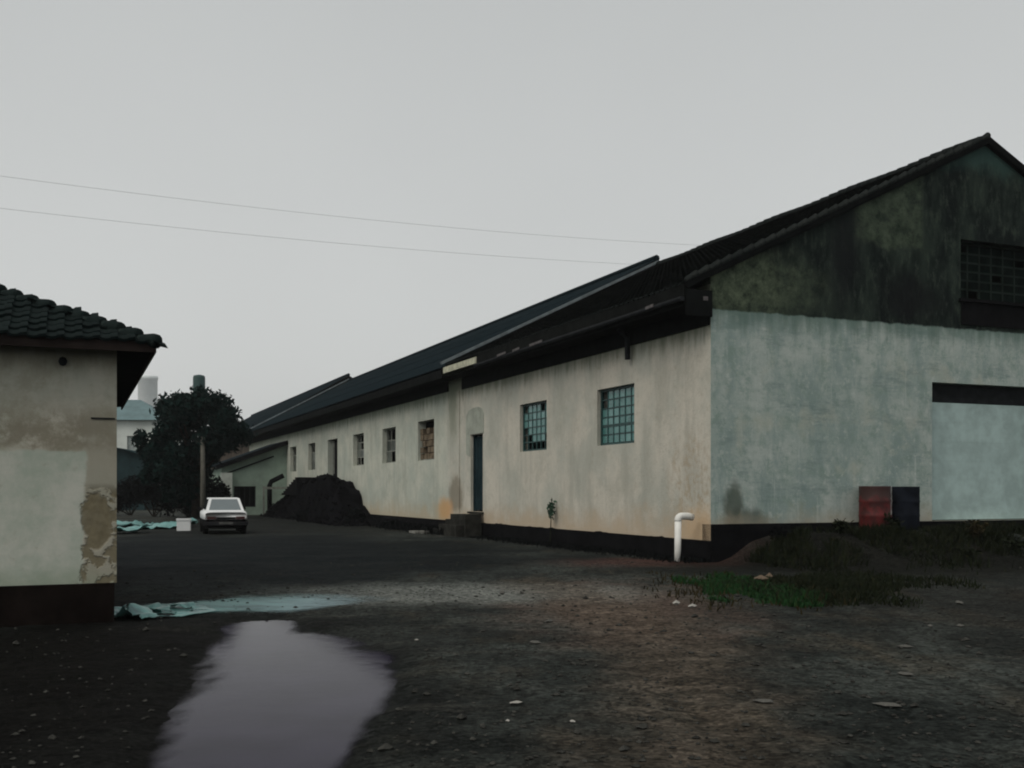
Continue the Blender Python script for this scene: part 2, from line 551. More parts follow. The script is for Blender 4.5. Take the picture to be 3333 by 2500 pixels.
def plaster_gable():
    m = Mat('grey_green_paint_over_moulded_plaster', .9, .15)
    c = m.mix(m.step(m.noise(.5, 5, .6), .35, .65), (.33, .40, .37), (.44, .49, .455))
    c = m.mix(m.math('MULTIPLY', m.step(m.noise(.9, 6, .72, (1.3, 1, .5)), .42, .62), .8), c, (.235, .31, .295))
    c = m.mix(m.math('MULTIPLY', m.step(m.noise(2.6, 7, .75), .46, .64), .75), c, (.23, .31, .27))
    c = m.mix(m.math('MULTIPLY', m.step(m.noise(.8, 3, .6), .54, .7), .6), c, (.46, .475, .40))
    c = m.mix(m.math('MULTIPLY', m.step(m.noise(5, 6, .75), .52, .66), .5), c, (.53, .57, .53))
    c = m.mix(m.math('MULTIPLY', m.step(m.noise(.7, 7, .78, (.6, 1, 2.2)), .5, .66), .65), c, (.17, .235, .225))
    c = m.mix(m.math('MULTIPLY', m.step(m.noise(3.0, 5, .7, (2.5, 1, .12)), .58, .68), .5), c, (.50, .55, .52))
    c = m.mix(m.math('MULTIPLY', m.step(m.noise(11, 6, .8), .52, .68), .35), c, (.20, .26, .235))
    c = m.mix(m.math('MULTIPLY', m.blob((0, 2), (.62, 1.25), (.26, .55), .6, 2.5), .85), c, (.075, .095, .075))
    c = m.mix(m.math('MULTIPLY', m.blob((0, 2), (.95, .95), (.65, .28), .6, 2.5), .8), c, (.085, .10, .08))
    zz = m.math('ADD', m.xyz(2), m.math('MULTIPLY', m.noise(1.3, 5, .65), -1.4))
    c = m.mix(m.math('MULTIPLY', m.step(zz, .65, 0), .6), c, (.40, .34, .25))
    # drips from the line where the paint stops
    zt = m.math('ADD', m.xyz(2), m.math('MULTIPLY', m.noise(2.2, 4, .6, (1.6, 1, .15)), 1.3))
    c = m.mix(m.math('MULTIPLY', m.step(zt, 5.9, 6.6), .85), c, (.11, .17, .145))
    # bare, mould blackened plaster above
    k = m.mix(m.step(m.noise(.8, 6, .7, (1.3, 1, .55)), .40, .62), (.004, .0075, .0075), (.022, .033, .026))
    k = m.mix(m.math('MULTIPLY', m.step(m.noise(3.2, 6, .75, (1.6, 1, .6)), .48, .68), .7), k, (.050, .068, .052))
    k = m.mix(m.math('MULTIPLY', m.blob((0, 2), (.6, 6.5), (2.0, .75), .7, 1.3, .6), .8), k, m.mix(m.step(m.noise(3, 6, .75), .3, .68), (.010, .018, .011), (.125, .155, .10)))
    def box(a0, a1, b0, b1, e):
        q = m.math('MULTIPLY', m.step(m.xyz(0), a0 - e, a0 + e), m.step(m.xyz(0), a1 + e, a1 - e))
        zn = m.math('ADD', m.xyz(2), m.math('MULTIPLY', m.math('SUBTRACT', m.noise(1.6, 5, .7), .5), .8))
        q = m.math('MULTIPLY', m.math('MULTIPLY', q, m.step(zn, b0 - e, b0 + e)), m.step(m.xyz(2), b1 + e, b1 - e))
        return m.math('MULTIPLY', q, m.step(m.noise(2.2, 6, .75), .3, .52))
    pat = m.mix(m.step(m.noise(2.4, 6, .75), .3, .7), (.012, .022, .014), (.085, .110, .075))
    k = m.mix(m.math('MULTIPLY', box(4.15, 6.3, 7.75, 12, .12), .9), k, pat)
    k = m.mix(m.math('MULTIPLY', m.blob((0, 2), (3.85, 7.6), (.42, 1.4), .9, 1.3, .7), .85), k, (.007, .009, .01))
    k = m.mix(m.math('MULTIPLY', m.blob((0, 2), (5.8, 6.5), (.9, .55), 1.0, 1.3, .7), .85), k, (.006, .007, .008))
    k = m.mix(m.math('MULTIPLY', m.step(m.math('ADD', m.xyz(2), m.math('MULTIPLY', m.noise(1.5, 4), .8)), 10.1, 10.7), .6), k, (.04, .085, .075))
    edge = m.math('ADD', m.xyz(2), m.math('MULTIPLY', m.noise(2.6, 4, .6), .14))
    c = m.mix(m.step(edge, 5.86, 5.92), c, k)
    m.color(c)
    m.bump(m.noise(12, 6, .7), .5, .02)
    return m.m
def plaster_left():
    m = Mat('pale_green_peeling_plaster', .92, .12)
    c = m.mix(m.step(m.noise(.9, 5, .6), .35, .65), (.47, .475, .40), (.53, .50, .42))
    c = m.mix(m.math('MULTIPLY', m.step(m.noise(2.2, 6, .7), .5, .75), .6), c, (.37, .345, .26))
    # grimy band and upper, older coat
    zz = m.math('ADD', m.xyz(2), m.math('MULTIPLY', m.math('SUBTRACT', m.noise(2.0, 5, .65), .5), .55))
    band = m.math('MULTIPLY', m.math('MULTIPLY', m.step(zz, 2.05, 2.25), m.step(zz, 2.85, 2.4)), m.step(m.noise(3, 6, .75), .34, .56))
    c = m.mix(m.math('MULTIPLY', band, .8), c, m.mix(m.noise(5, 5, .7), (.145, .125, .085), (.26, .235, .175)))
    col2 = m.math('MULTIPLY', m.step(m.math('ADD', m.xyz(0), m.math('MULTIPLY', m.noise(2.5, 5, .7), .3)), -.30, -.16), m.step(m.xyz(2), 2.75, 2.4))
    c = m.mix(m.math('MULTIPLY', col2, .6), c, (.27, .25, .195))
    c = m.mix(m.math('MULTIPLY', m.step(m.noise(1.4, 7, .75), .46, .64), .55), c, (.30, .285, .215))
    c = m.mix(m.math('MULTIPLY', m.step(m.math('ADD', m.xyz(2), m.math('MULTIPLY', m.noise(2.4, 5, .7, (1.5, 1, .5)), .7)), 3.35, 3.75), .6), c, (.17, .165, .115))
    # repaired coat below (a clean edge at 2.13 m and at 0.33 m from the corner)
    e1 = m.math('ADD', m.xyz(2), m.math('MULTIPLY', m.noise(3, 4), .12))
    e2 = m.math('ADD', m.xyz(0), m.math('MULTIPLY', m.noise(2, 4), .22))
    coat = m.math('MULTIPLY', m.step(e1, 2.22, 2.18), m.step(e2, -.24, -.28))
    c2 = m.mix(m.step(m.noise(1.3, 7, .72), .36, .64), (.39, .44, .37), (.55, .555, .49))
    c = m.mix(coat, c, c2)
    low = m.math('ADD', m.xyz(2), m.math('MULTIPLY', m.noise(2, 4), -.7))
    c = m.mix(m.math('MULTIPLY', m.step(low, .45, .05), .6), c, (.25, .30, .215))
    # plaster fallen off along the corner
    ex = m.math('ADD', m.xyz(0), m.math('MULTIPLY', m.math('SUBTRACT', m.noise(2.3, 5, .65), .5), .75))
    col_ = m.math('MULTIPLY', m.step(ex, -.40, -.34), m.step(m.xyz(2), 1.75, 1.6))
    fall = m.math('MULTIPLY', col_, m.step(m.noise(4.2, 4, .6), .46, .53))
    raw = m.mix(m.noise(9, 5, .7), (.05, .043, .025), (.30, .26, .17))
    c = m.mix(m.math('MULTIPLY', m.step(m.noise(9, 6, .8), .54, .7), .35), c, (.27, .25, .18))
    c = m.mix(m.math('MULTIPLY', fall, .92), c, raw)
    big = m.blob((0, 2), (-.24, 1.28), (.16, .34), .6, 4, .10)
    c = m.mix(m.math('MULTIPLY', big, .92), c, raw)
    m.color(c)
    h = m.math('ADD', m.math('MULTIPLY', m.noise(14, 6, .7), .4), m.math('MULTIPLY', m.math('MAXIMUM', fall, big), -1.5))
    m.bump(h, .6, .02)
    return m.m

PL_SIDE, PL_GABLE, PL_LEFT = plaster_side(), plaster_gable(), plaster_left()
M_PLINTH = simple('tarred_plinth', (.008, .008, .009), .85, .2, .5, 2.2, .6)
M_PLINTH_L = simple('dark_red_plinth_paint', (.011, .008, .007), .85, .2, .5, 2.5, .5)
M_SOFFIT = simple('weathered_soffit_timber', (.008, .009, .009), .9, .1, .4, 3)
M_FASCIA = simple('brown_fascia_board', (.009, .010, .0095), .8, .2, .4, 3)
M_FASCIA_L = simple('dark_brown_fascia_board', (.026, .020, .018), .8, .2, .4, 3)
M_CONC = simple('mossy_concrete', (.034, .034, .030), .9, .15, .5, 3, .5)
M_INT = simple('dark_grey_interior_plaster', (.05, .05, .05), .9, .1)  # one dark grey for the inner walls
M_STEEL = simple('painted_teal_steel', (.020, .062, .060), .5, .4, .4, 5)
M_FRAME = simple('pale_weathered_frame', (.25, .26, .23), .8, .2, .4, 5)
M_DOOR = simple('dark_teal_door_paint', (.014, .030, .036), .6, .35, .4, 4)
M_BLOCK = simple('brown_breeze_block', (.16, .125, .085), .9, .1, .5, 4, .5)
M_WHITE = simple('white_enamel', (.74, .76, .76), .35, .5, .08, 3)
M_PVC = simple('white_plastic_pipe', (.74, .74, .70), .45, .4, .12, 4)
M_DARKMETAL = simple('dark_weathered_metal', (.02, .022, .024), .6, .4, .4, 4)
M_GREYMETAL = simple('dull_grey_flashing', (.16, .19, .20), .5, .5, .4, 3)
M_CREAMBOARD = simple('cream_painted_board', (.50, .50, .38), .8, .2, .35, 5)

def tile_mat(name, dark, light, moss):
    m = Mat(name, .95, .02)
    c = m.mix(m.step(m.noise(2.6, 6, .65), .35, .65), dark, light)
    c = m.mix(m.math('MULTIPLY', m.step(m.noise(5.5, 5, .7), .6, .72), .7), c, moss)
    c = m.mix(m.math('MULTIPLY', m.rand(), .5), c, dark)
    m.color(c)
    m.bump(m.noise(30, 4, .6), .3, .01)
    return m.m
M_TILE = tile_mat('old_clay_tile', (.008, .0105, .0105), (.030, .033, .031), (.045, .048, .043))
M_TILE_L = tile_mat('mossy_clay_tile', (.008, .012, .012), (.018, .027, .026), (.085, .115, .105))
M_SHEET = tile_mat('blue_grey_roof_sheet', (.006, .011, .014), (.011, .019, .023), (.022, .032, .035))

gl = Mat('dirty_teal_glass', .22, .5)
gc = gl.mix(gl.rand(), (.045, .155, .145), (.130, .285, .275))
gc = gl.mix(gl.math('MULTIPLY', gl.step(gl.noise(3, 5, .7), .5, .75), .5), gc, (.02, .06, .06))
gl.color(gc)
M_GLASS = gl.m
gl = Mat('grimy_pane', .3, .5)
gl.color(gl.mix(gl.rand(), (.012, .020, .018), (.11, .125, .11)))
M_GRIME = gl.m

# ------------------------------------------------------------------ roof tiles
def tile_mesh(name, w, l, mat, hump=.045):
    xs = [0, .12 * w, .34 * w, .56 * w, .68 * w, w * 1.03]
    zs = [hump * .55, .0, -.006, .0, hump * .62, hump]
    b = MB()
    vs = [(x, 0, z + .030) for x, z in zip(xs, zs)] + [(x, l, z) for x, z in zip(xs, zs)] + [(x, 0, z - .004) for x, z in zip(xs, zs)]
    n = len(xs)
    fs = [(i, i + 1, n + i + 1, n + i) for i in range(n - 1)] + [(2 * n + i, 2 * n + i + 1, i + 1, i) for i in range(n - 1)]
    b.add(vs, fs)
    return b.mesh(name, mat)
def place_tiles(roof, spots, me, keep, stuff_name, mat, near):
    """spots: local matrices; the keep ones closest to near become objects, the rest one mesh"""
    near = Vector(near)
    spots = sorted(spots, key=lambda m: (m.translation - near).length)
    for m in spots[:keep]:
        put('roof_tile', me, roof, mat=m)
    rest = spots[keep:]
    if rest:
        src = np.array([v.co for v in me.vertices])
        fs = [tuple(p.vertices) for p in me.polygons]
        allv, allf = [], []
        for k, m in enumerate(rest):
            A = np.array(m)
            allv.append(src @ A[:3, :3].T + A[:3, 3])
            o = k * len(src)
            allf += [tuple(i + o for i in f) for f in fs]
        mm = bpy.data.meshes.new(stuff_name)
        mm.from_pydata(np.concatenate(allv).tolist(), [], allf)
        mm.materials.append(mat)
        o = bpy.data.objects.new(stuff_name, mm)
        COL.objects.link(o)
        o.parent = roof
        o['kind'] = 'stuff'
def slope_matrix(p, xdir, up):
    """tile frame: x across, y up the slope, z normal"""
    x = Vector(xdir).normalized()
    y = Vector(up).normalized()
    z = x.cross(y).normalized()
    m = Matrix((x, y, z)).transposed().to_4x4()
    m.translation = Vector(p)
    return m
def jit(m, a=.012, h=.006):
    return m @ Matrix.Translation((0, 0, random.uniform(0, h))) @ Matrix.Rotation(random.gauss(0, a), 4, 'Z') @ Matrix.Rotation(random.gauss(0, a * .6), 4, 'X')

# ------------------------------------------------------------------ near warehouse (s along gable = local x, along the yard = local y)
HALF, LEN1, PITCH = 8.43, 16.6, .485
SPAN = 2 * HALF
RIDGE = 10.80
def roof_z(s, ridge=RIDGE, pitch=PITCH):
    return ridge - pitch * abs(s - HALF)
wh = empty('warehouse', (OX, OY, 0), ANG)
tag(wh, 'near warehouse with mould blackened gable, red drum and white roller door at right', 'warehouse', 'row of joined warehouses')

T = .35
W1 = rect(3.55, 5.65, 2.90, 4.46)
W2 = rect(9.03, 11.14, 2.92, 4.46)
D1 = rect(14.51, 15.74, .89, 3.70)
side_outer = [(.003, .50), (14.40, .50), (14.40, .50), (LEN1, .50), (LEN1, 6.25), (.003, 6.25)]
side_outer = [(.003, .50), (LEN1, .50), (LEN1, 6.4), (.003, 6.4)]
fr_side = lambda a, b, d: (d, a, b)
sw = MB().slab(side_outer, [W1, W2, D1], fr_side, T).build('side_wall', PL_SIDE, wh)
fr_gab = lambda a, b, d: (a, d, b)
GD = rect(6.62, 10.24, .86, 4.41)
GW = rect(7.58, 10.6, 6.61, 8.13)
z0 = roof_z(0) - .15
gw_outer = [(.003, .88), (SPAN, .88), (SPAN, z0), (HALF, RIDGE - .16), (.003, z0)]
GD[0] = (6.62, .881); GD[1] = (10.24, .881)
MB().slab(gw_outer, [GD, GW], fr_gab, T).build('gable_wall', PL_GABLE, wh)
MB().box(SPAN - T, SPAN - .003, T + .01, LEN1, .4, z0 - .05).build('rear_wall', PL_SIDE, wh)
# plinths
tops = [(float(y_), .497 + .075 * float(fbm(np.array(y_ * 1.3), np.array(3.3), 2)) * 2 + .05 * float(fbm(np.array(y_ * 7), np.array(9.1), 2))) for y_ in np.linspace(LEN1 - 2.2, -.035, 140)]
tops = [(a, max(.42, b_)) for a, b_ in tops]
MB().slab([(-.035, -.3), (LEN1 - 2.2, -.3)] + tops, [], lambda a, b, d: (-.03 + d, a, b), .027).build('plinth', M_PLINTH, wh)
MB().box(.001, T, -.03, LEN1 - 2.2, -.3, .497).build('plinth', M_PLINTH, wh)
MB().box(-.02, T, LEN1 - 2.2, LEN1, -.3, .497).build('plinth', M_PLINTH, wh)
MB().box(.0, SPAN, -.06, T, -.3, .877).build('plinth', M_PLINTH, wh)
MB().box(T, SPAN - T, T, LEN1, .3, .80).build('floor_slab', M_CONC, wh)
MB().slab([(T, .8), (SPAN - T, .8), (SPAN - T, z0 - .1), (HALF, RIDGE - .3), (T, z0 - .1)], [], lambda a, b, d: (a, LEN1 - .3 + d, b), .25).build('partition_wall', M_INT, wh)

def glazed_window(root, frame, a0, a1, b0, b1, depth, cols, rows, skip=(), mframe=M_STEEL, mpane=M_GLASS, heavy=None, bw=.035, name='window'):
    """real frame, bars and single panes set back in the opening; frame(a,b,d) gives local points"""
    w = MB()
    f = .06
    def bx(mb, p0, p1, q0, q1, d0, d1):
        vs = [frame(a, b, d) for d in (d0, d1) for b in (q0, q1) for a in (p0, p1)]
        mb.add(vs, [(0, 2, 3, 1), (4, 5, 7, 6), (0, 1, 5, 4), (2, 6, 7, 3), (0, 4, 6, 2), (1, 3, 7, 5)])
    bx(w, a0, a0 + f, b0, b1, depth, depth + .08)
    bx(w, a1 - f, a1, b0, b1, depth, depth + .08)
    bx(w, a0 + f, a1 - f, b0, b0 + f, depth, depth + .08)
    bx(w, a0 + f, a1 - f, b1 - f, b1, depth, depth + .08)
    wo = w.build(name, mframe, root)
    A0, A1, B0, B1 = a0 + f, a1 - f, b0 + f, b1 - f
    pw, ph = (A1 - A0) / cols, (B1 - B0) / rows
    for i in range(1, cols):
        bx(q := MB(), A0 + i * pw - bw / 2, A0 + i * pw + bw / 2, B0, B1, depth + .012, depth + .06)
        q.build('glazing_bar', mframe, wo)
    for j in range(1, rows):
        hv = 2.0 if heavy == j else 1.0
        for i in range(cols):
            bx(q := MB(), A0 + i * pw + bw / 2, A0 + (i + 1) * pw - bw / 2, B0 + j * ph - bw * hv / 2, B0 + j * ph + bw * hv / 2, depth + .016, depth + .056)
            if i == 0:
                acc = q
            else:
                acc.add(q.v, q.f)
        acc.build('glazing_bar', mframe, wo)
    for i in range(cols):
        for j in range(rows):
            if (i, j) in skip:
                continue
            bx(q := MB(), A0 + i * pw + bw / 2 - .004, A0 + (i + 1) * pw - bw / 2 + .004, B0 + j * ph + bw / 2 - .004, B0 + (j + 1) * ph - bw / 2 + .004, depth + .03, depth + .036)
            q.build('pane', mpane, wo)
    return wo
wo = glazed_window(wh, fr_side, 3.55, 5.65, 2.90, 4.46, .11, 6, 6, {(5, 5), (5, 4)}, heavy=2)
wo['label'] = 'barred teal window nearest the corner'
wo = glazed_window(wh, fr_side, 9.03, 11.14, 2.92, 4.46, .11, 6, 6,
                   {(i, 0) for i in range(6)} | {(4, 1), (5, 1), (5, 2), (5, 5), (1, 5), (0, 1)}, heavy=None)
wo['label'] = 'teal window with its lowest panes missing'
wo = glazed_window(wh, fr_gab, 7.58, 10.6, 6.61, 8.13, .22, 7, 6, {(0, 5), (3, 2), (5, 4), (6, 1), (1, 0)}, mframe=simple('mouldy_grille', (.018, .026, .022), .8, .1), mpane=simple('blackened_pane', (.006, .010, .009), .9, .1, .5), bw=.05)
wo['label'] = 'dark gridded gable window'
MB().box(7.5, 10.7, -.10, -.004, 6.52, 6.60).build('window_sill', M_PLINTH, wh)
MB().box(7.58, 10.62, -.03, -.004, 5.93, 6.51).build('bare_panel', M_PLINTH, wh)

# side door with leaf, frame, blocked arch over it
dr = MB().box(.16, .22, 14.58, 15.67, .95, 3.63).build('door', M_DOOR, wh)
for k in range(4):
    MB().box(.150, .159, 14.62 + k * .265, 14.62 + k * .265 + .235, 1.0, 3.58).build('plank', M_DOOR, dr)
MB().box(.13, .149, 14.66, 14.72, 2.0, 2.2).build('handle', M_GREYMETAL, dr)
for q in (rect(14.512, 14.578, .891, 3.698), rect(15.672, 15.738, .891, 3.698)):
    MB().box(.10, .24, q[0][0], q[1][0], q[0][1], q[2][1]).build('door_frame', M_DOOR, wh)
arch = [(14.40, 3.72), (14.40, 4.40), (14.55, 4.58), (14.9, 4.68), (15.4, 4.68), (15.95, 4.6), (16.2, 4.4), (16.2, 3.0), (15.78, 2.9), (15.78, 3.72)]
MB().slab([(a, b) for a, b in arch], [], lambda a, b, d: (-.018 + d, a, b), .017).build('blocked_arch', simple('grey_green_render_patch', (.36, .385, .33), .9, .1, .25, 2.5, .4), wh)
MB().box(-.10, .12, 14.40, 15.86, .82, .887).build('threshold', M_CONC, wh)

# roller door in the gable
M_ROLL = simple('pale_grey_green_door_paint', (.40, .52, .50), .55, .35, .22, 2.2)
rd = MB().box(6.66, 10.22, .22, .26, .90, 3.92).build('roller_door', M_ROLL, wh)
for k in range(6):
    z = .905 + k * .5015
    MB().box(6.67, 10.21, .215, .2195, z, z + .498).build('panel', M_ROLL, rd)
MB().box(6.625, 6.68, .13, .20, .885, 4.40).build('door_rail', M_DARKMETAL, wh)
MB().box(10.18, 10.235, .13, .20, .885, 4.40).build('door_rail', M_DARKMETAL, wh)
MB().box(6.69, 10.17, .24, .34, 3.93, 4.40).build('door_header', M_DARKMETAL, wh)

# roof: slabs, tiles, verge, ridge, eave timbers
def roof_slab(y0, y1, ridge, pitch, over, th, mats, parent, name='roof'):
    e0, e1 = -over, SPAN + over
    prof = [(e0, ridge - pitch * (HALF - e0)), (HALF, ridge), (e1, ridge - pitch * (e1 - HALF))]
    b = MB()
    for (a, za), (c, zc) in ((prof[0], prof[1]), (prof[1], prof[2])):
        vs = [(a, y0, za), (c, y0, zc), (c, y1, zc), (a, y1, za), (a, y0, za - th), (c, y0, zc - th), (c, y1, zc - th), (a, y1, za - th)]
        b.add(vs, [(0, 1, 2, 3), (7, 6, 5, 4), (0, 4, 5, 1), (1, 5, 6, 2), (2, 6, 7, 3), (3, 7, 4, 0)])
    return b.build(name, mats, parent)
OV = .75
rf = roof_slab(-.10, LEN1 - .02, RIDGE - .05, PITCH, OV - .06, .09, M_SOFFIT, wh)
TW, TL, EX = .25, .42, .34
tile1 = tile_mesh('roof_tile', TW, TL, M_TILE)
upv = Vector((1, 0, PITCH)).normalized()
acr = Vector((0, -1, 0))
spots = []
L_sl = (HALF + OV) * math.hypot(1, PITCH)
nrow = int(L_sl / EX)
for r_ in range(nrow):
    d = r_ * EX
    sx = -OV + d * upv.x
    for c_ in range(int(LEN1 / TW)):
        y = -.05 + (c_ + 1) * TW
        spots.append(jit(slope_matrix((sx, y, roof_z(sx) - .03), acr, upv)))
place_tiles(rf, spots, tile1, 300, 'roof_tiles_beyond', M_TILE, (-1, -3, 5))
vg = MB().bar((-OV + .02, -.085, roof_z(-OV) - .05), (HALF, -.085, RIDGE - .02), .06, .12)
vg.build('verge_board', M_SOFFIT, wh)
MB().bar((HALF, -.085, RIDGE - .02), (SPAN + OV, -.085, roof_z(-OV) - .05), .06, .16).build('verge_board', M_SOFFIT, wh)
cap = MB()
cap.tube([(0, 0, 0), (.06, 0, .0), (.36, 0, .03)], [.055, .07, .085], 8)
capm = cap.mesh('verge_tile', M_TILE, True)
vdir = Vector((1, 0, PITCH)).normalized()
for i in range(int(L_sl / .34)):
    p = Vector((-OV + .02, -.07, roof_z(-OV) + .06)) + vdir * (i * .34)
    put('verge_tile', capm, rf, mat=slope_matrix(p, vdir, (0, 1, 0)) @ Matrix.Rotation(random.gauss(0, .02), 4, 'Z'))
rt = MB().tube([(0, 0, 0), (.05, 0, 0), (.44, 0, .02)], [.13, .15, .15], 8).mesh('ridge_tile', M_TILE, True)
for i in range(int(LEN1 / .42)):
    put('ridge_tile', rt, rf, mat=slope_matrix((HALF, .1 + i * .42, RIDGE - .01 + .02 * math.sin(i * .7)), (0, 1, 0), (-1, 0, 0)))
# eave: fascia, soffit boards, rafters ends, cream end board, downpipe stub
ez = roof_z(-OV)
fa = MB().box(-OV + .0, -OV + .035, -.06, LEN1 - 3.45, ez - .50, ez - .03).build('fascia_board', M_FASCIA, wh)
MB().box(-OV - .012, -OV + .03, LEN1 - 3.4, LEN1 + .05, ez - .32, ez - .10).build('cream_fascia_board', M_CREAMBOARD, wh)
for k in range(5):
    y0 = -.05 + k * (LEN1 / 5)
    MB().box(-OV + .04, -.004, y0 + .01, y0 + LEN1 / 5 - .01, ez - .47, ez - .445).build('soffit_board', M_SOFFIT, wh)
gt = MB().tube([(-OV - .07, -.1, ez - .36), (-OV - .07, LEN1 - 3.5, ez - .42)], .06, 8)
gt.build('gutter', M_DARKMETAL, wh)
for a_, l_ in ((1.05, .35), (7.4, .9), (9.1, .5), (10.2, .7)):
    MB().bar((-OV - .15, a_, ez - .33), (-OV - .15, a_ + l_, ez - .35), .02, .07).build('gutter_remnant', simple('pale_rusted_zinc', (.11, .10, .10), .7, .2, .4, 6), wh)
MB().box(-.26, -.14, -.10, -.087, ez - .36, ez - .27).build('gutter_remnant', simple('pale_rusted_zinc', (.11, .10, .10)), wh)
MB().box(-.055, -.003, .02, LEN1 - .01, 5.46, ez - .48).build('eave_shade_strip', M_SOFFIT, wh)  # dark strip on the wall head standing in for the eave's shade
MB().tube([(-.40, 3.68, ez - .48), (-.13, 3.68, ez - .70), (-.13, 3.68, 5.08)], .075, 8).build('downpipe', M_DARKMETAL, wh)
MB().box(-OV + .04, -.01, -.085, -.03, ez - .72, ez - .12).build('eave_bracket', M_SOFFIT, wh)

# ------------------------------------------------------------------ long middle warehouse
Y1, Y2 = LEN1 + .01, 68.5
R2 = 11.10
P2 = (R2 - (RIDGE - PITCH * (HALF + .8)) + .10) / (HALF + .8)
wb = empty('warehouse', (OX, OY, 0), ANG)
tag(wb, 'long middle warehouse with small dark windows under a blue grey roof', 'warehouse', 'row of joined warehouses')
ops = {'A': rect(19.98, 22.14, 2.92, 4.57), 'B': rect(25.47, 27.71, 2.94, 4.56), 'C': rect(31.15, 33.33, 2.94, 4.57), 'D2': rect(36.87, 39.28, 1.70, 4.56),
       'D': rect(42.67, 44.71, 2.92, 4.57), 'E': rect(48.54, 50.61, 2.92, 4.58)}
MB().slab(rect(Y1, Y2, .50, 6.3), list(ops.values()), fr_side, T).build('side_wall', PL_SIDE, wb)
MB().box(-.02, T, Y1, Y2, -.3, .497).build('plinth', M_PLINTH, wb)
MB().box(-.035, -.003, 16.9, 18.1, .5, 5.44).build('pilaster', PL_SIDE, wb)
MB().box(SPAN - T, SPAN, Y1, Y2, -.2, 6.2).build('rear_wall', PL_SIDE, wb)
zz0 = R2 - P2 * HALF - .2
for yy in (Y1 + .02, Y2 - .3):
    MB().slab([(T, 0), (SPAN - T, 0), (SPAN - T, zz0), (HALF, R2 - .2), (T, zz0)], [], lambda a, b, d, yy=yy: (a, yy + d, b), .25).build('gable_wall', M_INT, wb)
MB().box(T, SPAN - T, Y1 + .3, Y2 - .3, -.2, .3).build('floor_slab', M_CONC, wb)
def sheet_roof(parent, y0, y1, ridge, pitch, over, mat):
    """profiled sheet roof: real corrugation across the visible slope, sheets lapped in courses"""
    rfo = roof_slab(y0, y1, ridge - .06, pitch, over - .05, .06, M_SOFFIT, parent)
    courses = 4
    W = (HALF + over) / courses
    n = max(2, int((y1 - y0) / .11))
    xs = np.linspace(y0 - .02, y1 + .02, n)
    for side in (0, 1):
        for c in range(courses):
            b = MB()
            a0 = -over + c * W
            a1 = a0 + W + .12
            for i, y in enumerate(xs):
                h = .022 if i % 2 else -.018
                for a in (a0, a1):
                    z = ridge - pitch * (HALF - a) + h + (.03 if a == a0 else 0.0)
                    xx = a if side == 0 else SPAN - a
                    b.v.append((xx, y, z))
            for i in range(n - 1):
                b.f.append((2 * i, 2 * i + 1, 2 * i + 3, 2 * i + 2) if side else (2 * i, 2 * i + 2, 2 * i + 3, 2 * i + 1))
                b.mi.append(0)
            b.build('roof_sheet', mat, rfo)
    MB().tube([(HALF, y0, ridge + .03), (HALF, y1, ridge + .03)], .14, 8).build('ridge_capping', mat, rfo)
    return rfo
rf2 = sheet_roof(wb, Y1 + .05, Y2, R2, P2, .80, M_SHEET)
e2 = R2 - P2 * (HALF + .8)
MB().bar((-.86, LEN1 + .0, roof_z(-.86) + .10), (HALF, LEN1 + .0, RIDGE + .16), .14, .10).build('verge_flashing', M_GREYMETAL, wh)
MB().box(-.80, -.765, Y1 + .1, Y2, e2 - .36, e2 - .05).build('fascia_board', M_SOFFIT, wb)
MB().box(-.055, -.003, 18.2, Y2, 5.52, e2 - .31).build('eave_shade_strip', M_SOFFIT, wb)  # same dark strip, shade below the eave built as a board
for k in range(6):
    L_ = (Y2 - Y1) / 6
    MB().box(-.76, -.005, Y1 + .1 + k * L_, Y1 + .08 + (k + 1) * L_, e2 - .31, e2 - .285).build('soffit_board', M_SOFFIT, wb)
# windows of the middle warehouse
wA = MB().box(.12, .15, 20.0, 22.12, 2.92, 2.97).build('window', M_FRAME, wb)
wA['label'] = 'window opening filled with stacked brown blocks'
for r_ in range(6):
    off = .18 if r_ % 2 else 0
    for c_ in range(5):
        a0 = 20.0 + c_ * .44 - off
        a1 = min(a0 + .40, 22.12)
        a0 = max(a0, 20.0)
        if a1 - a0 < .1 or (r_, c_) in {(5, 0), (5, 1), (5, 3), (4, 1), (4, 3), (1, 0), (1, 3), (5, 2), (5, 4), (2, 4)}:
            continue
        dd = random.uniform(.05, .12)
        MB().box(dd, .28, a0, a1, 2.975 + r_ * .262, 2.975 + r_ * .262 + .235).build('block', M_BLOCK, wA)
glazed_window(wb, fr_side, 25.47, 27.71, 2.94, 4.56, .2, 3, 3, {(0, 0), (1, 0), (0, 2), (1, 2), (2, 2), (0, 1)}, M_FRAME, M_GRIME, bw=.05)
glazed_window(wb, fr_side, 31.15, 33.33, 2.94, 4.57, .2, 3, 4, {(0, 2), (1, 0), (1, 2), (1, 3), (0, 3), (2, 3), (2, 0)}, M_FRAME, M_GRIME, bw=.05)
glazed_window(wb, fr_side, 42.67, 44.71, 2.92, 4.57, .2, 2, 3, {(0, 2), (1, 2)}, M_FRAME, M_GRIME, bw=.06)
glazed_window(wb, fr_side, 48.54, 50.61, 2.92, 4.58, .2, 2, 3, {(0, 2), (1, 2)}, M_FRAME, M_GRIME, bw=.06)
d2 = MB().box(.2, .26, 37.0, 38.4, 1.75, 4.5).build('door', M_PLINTH, wb)
MB().box(.12, .30, 38.45, 38.55, 1.75, 4.5).build('door_frame', M_FRAME, wb)

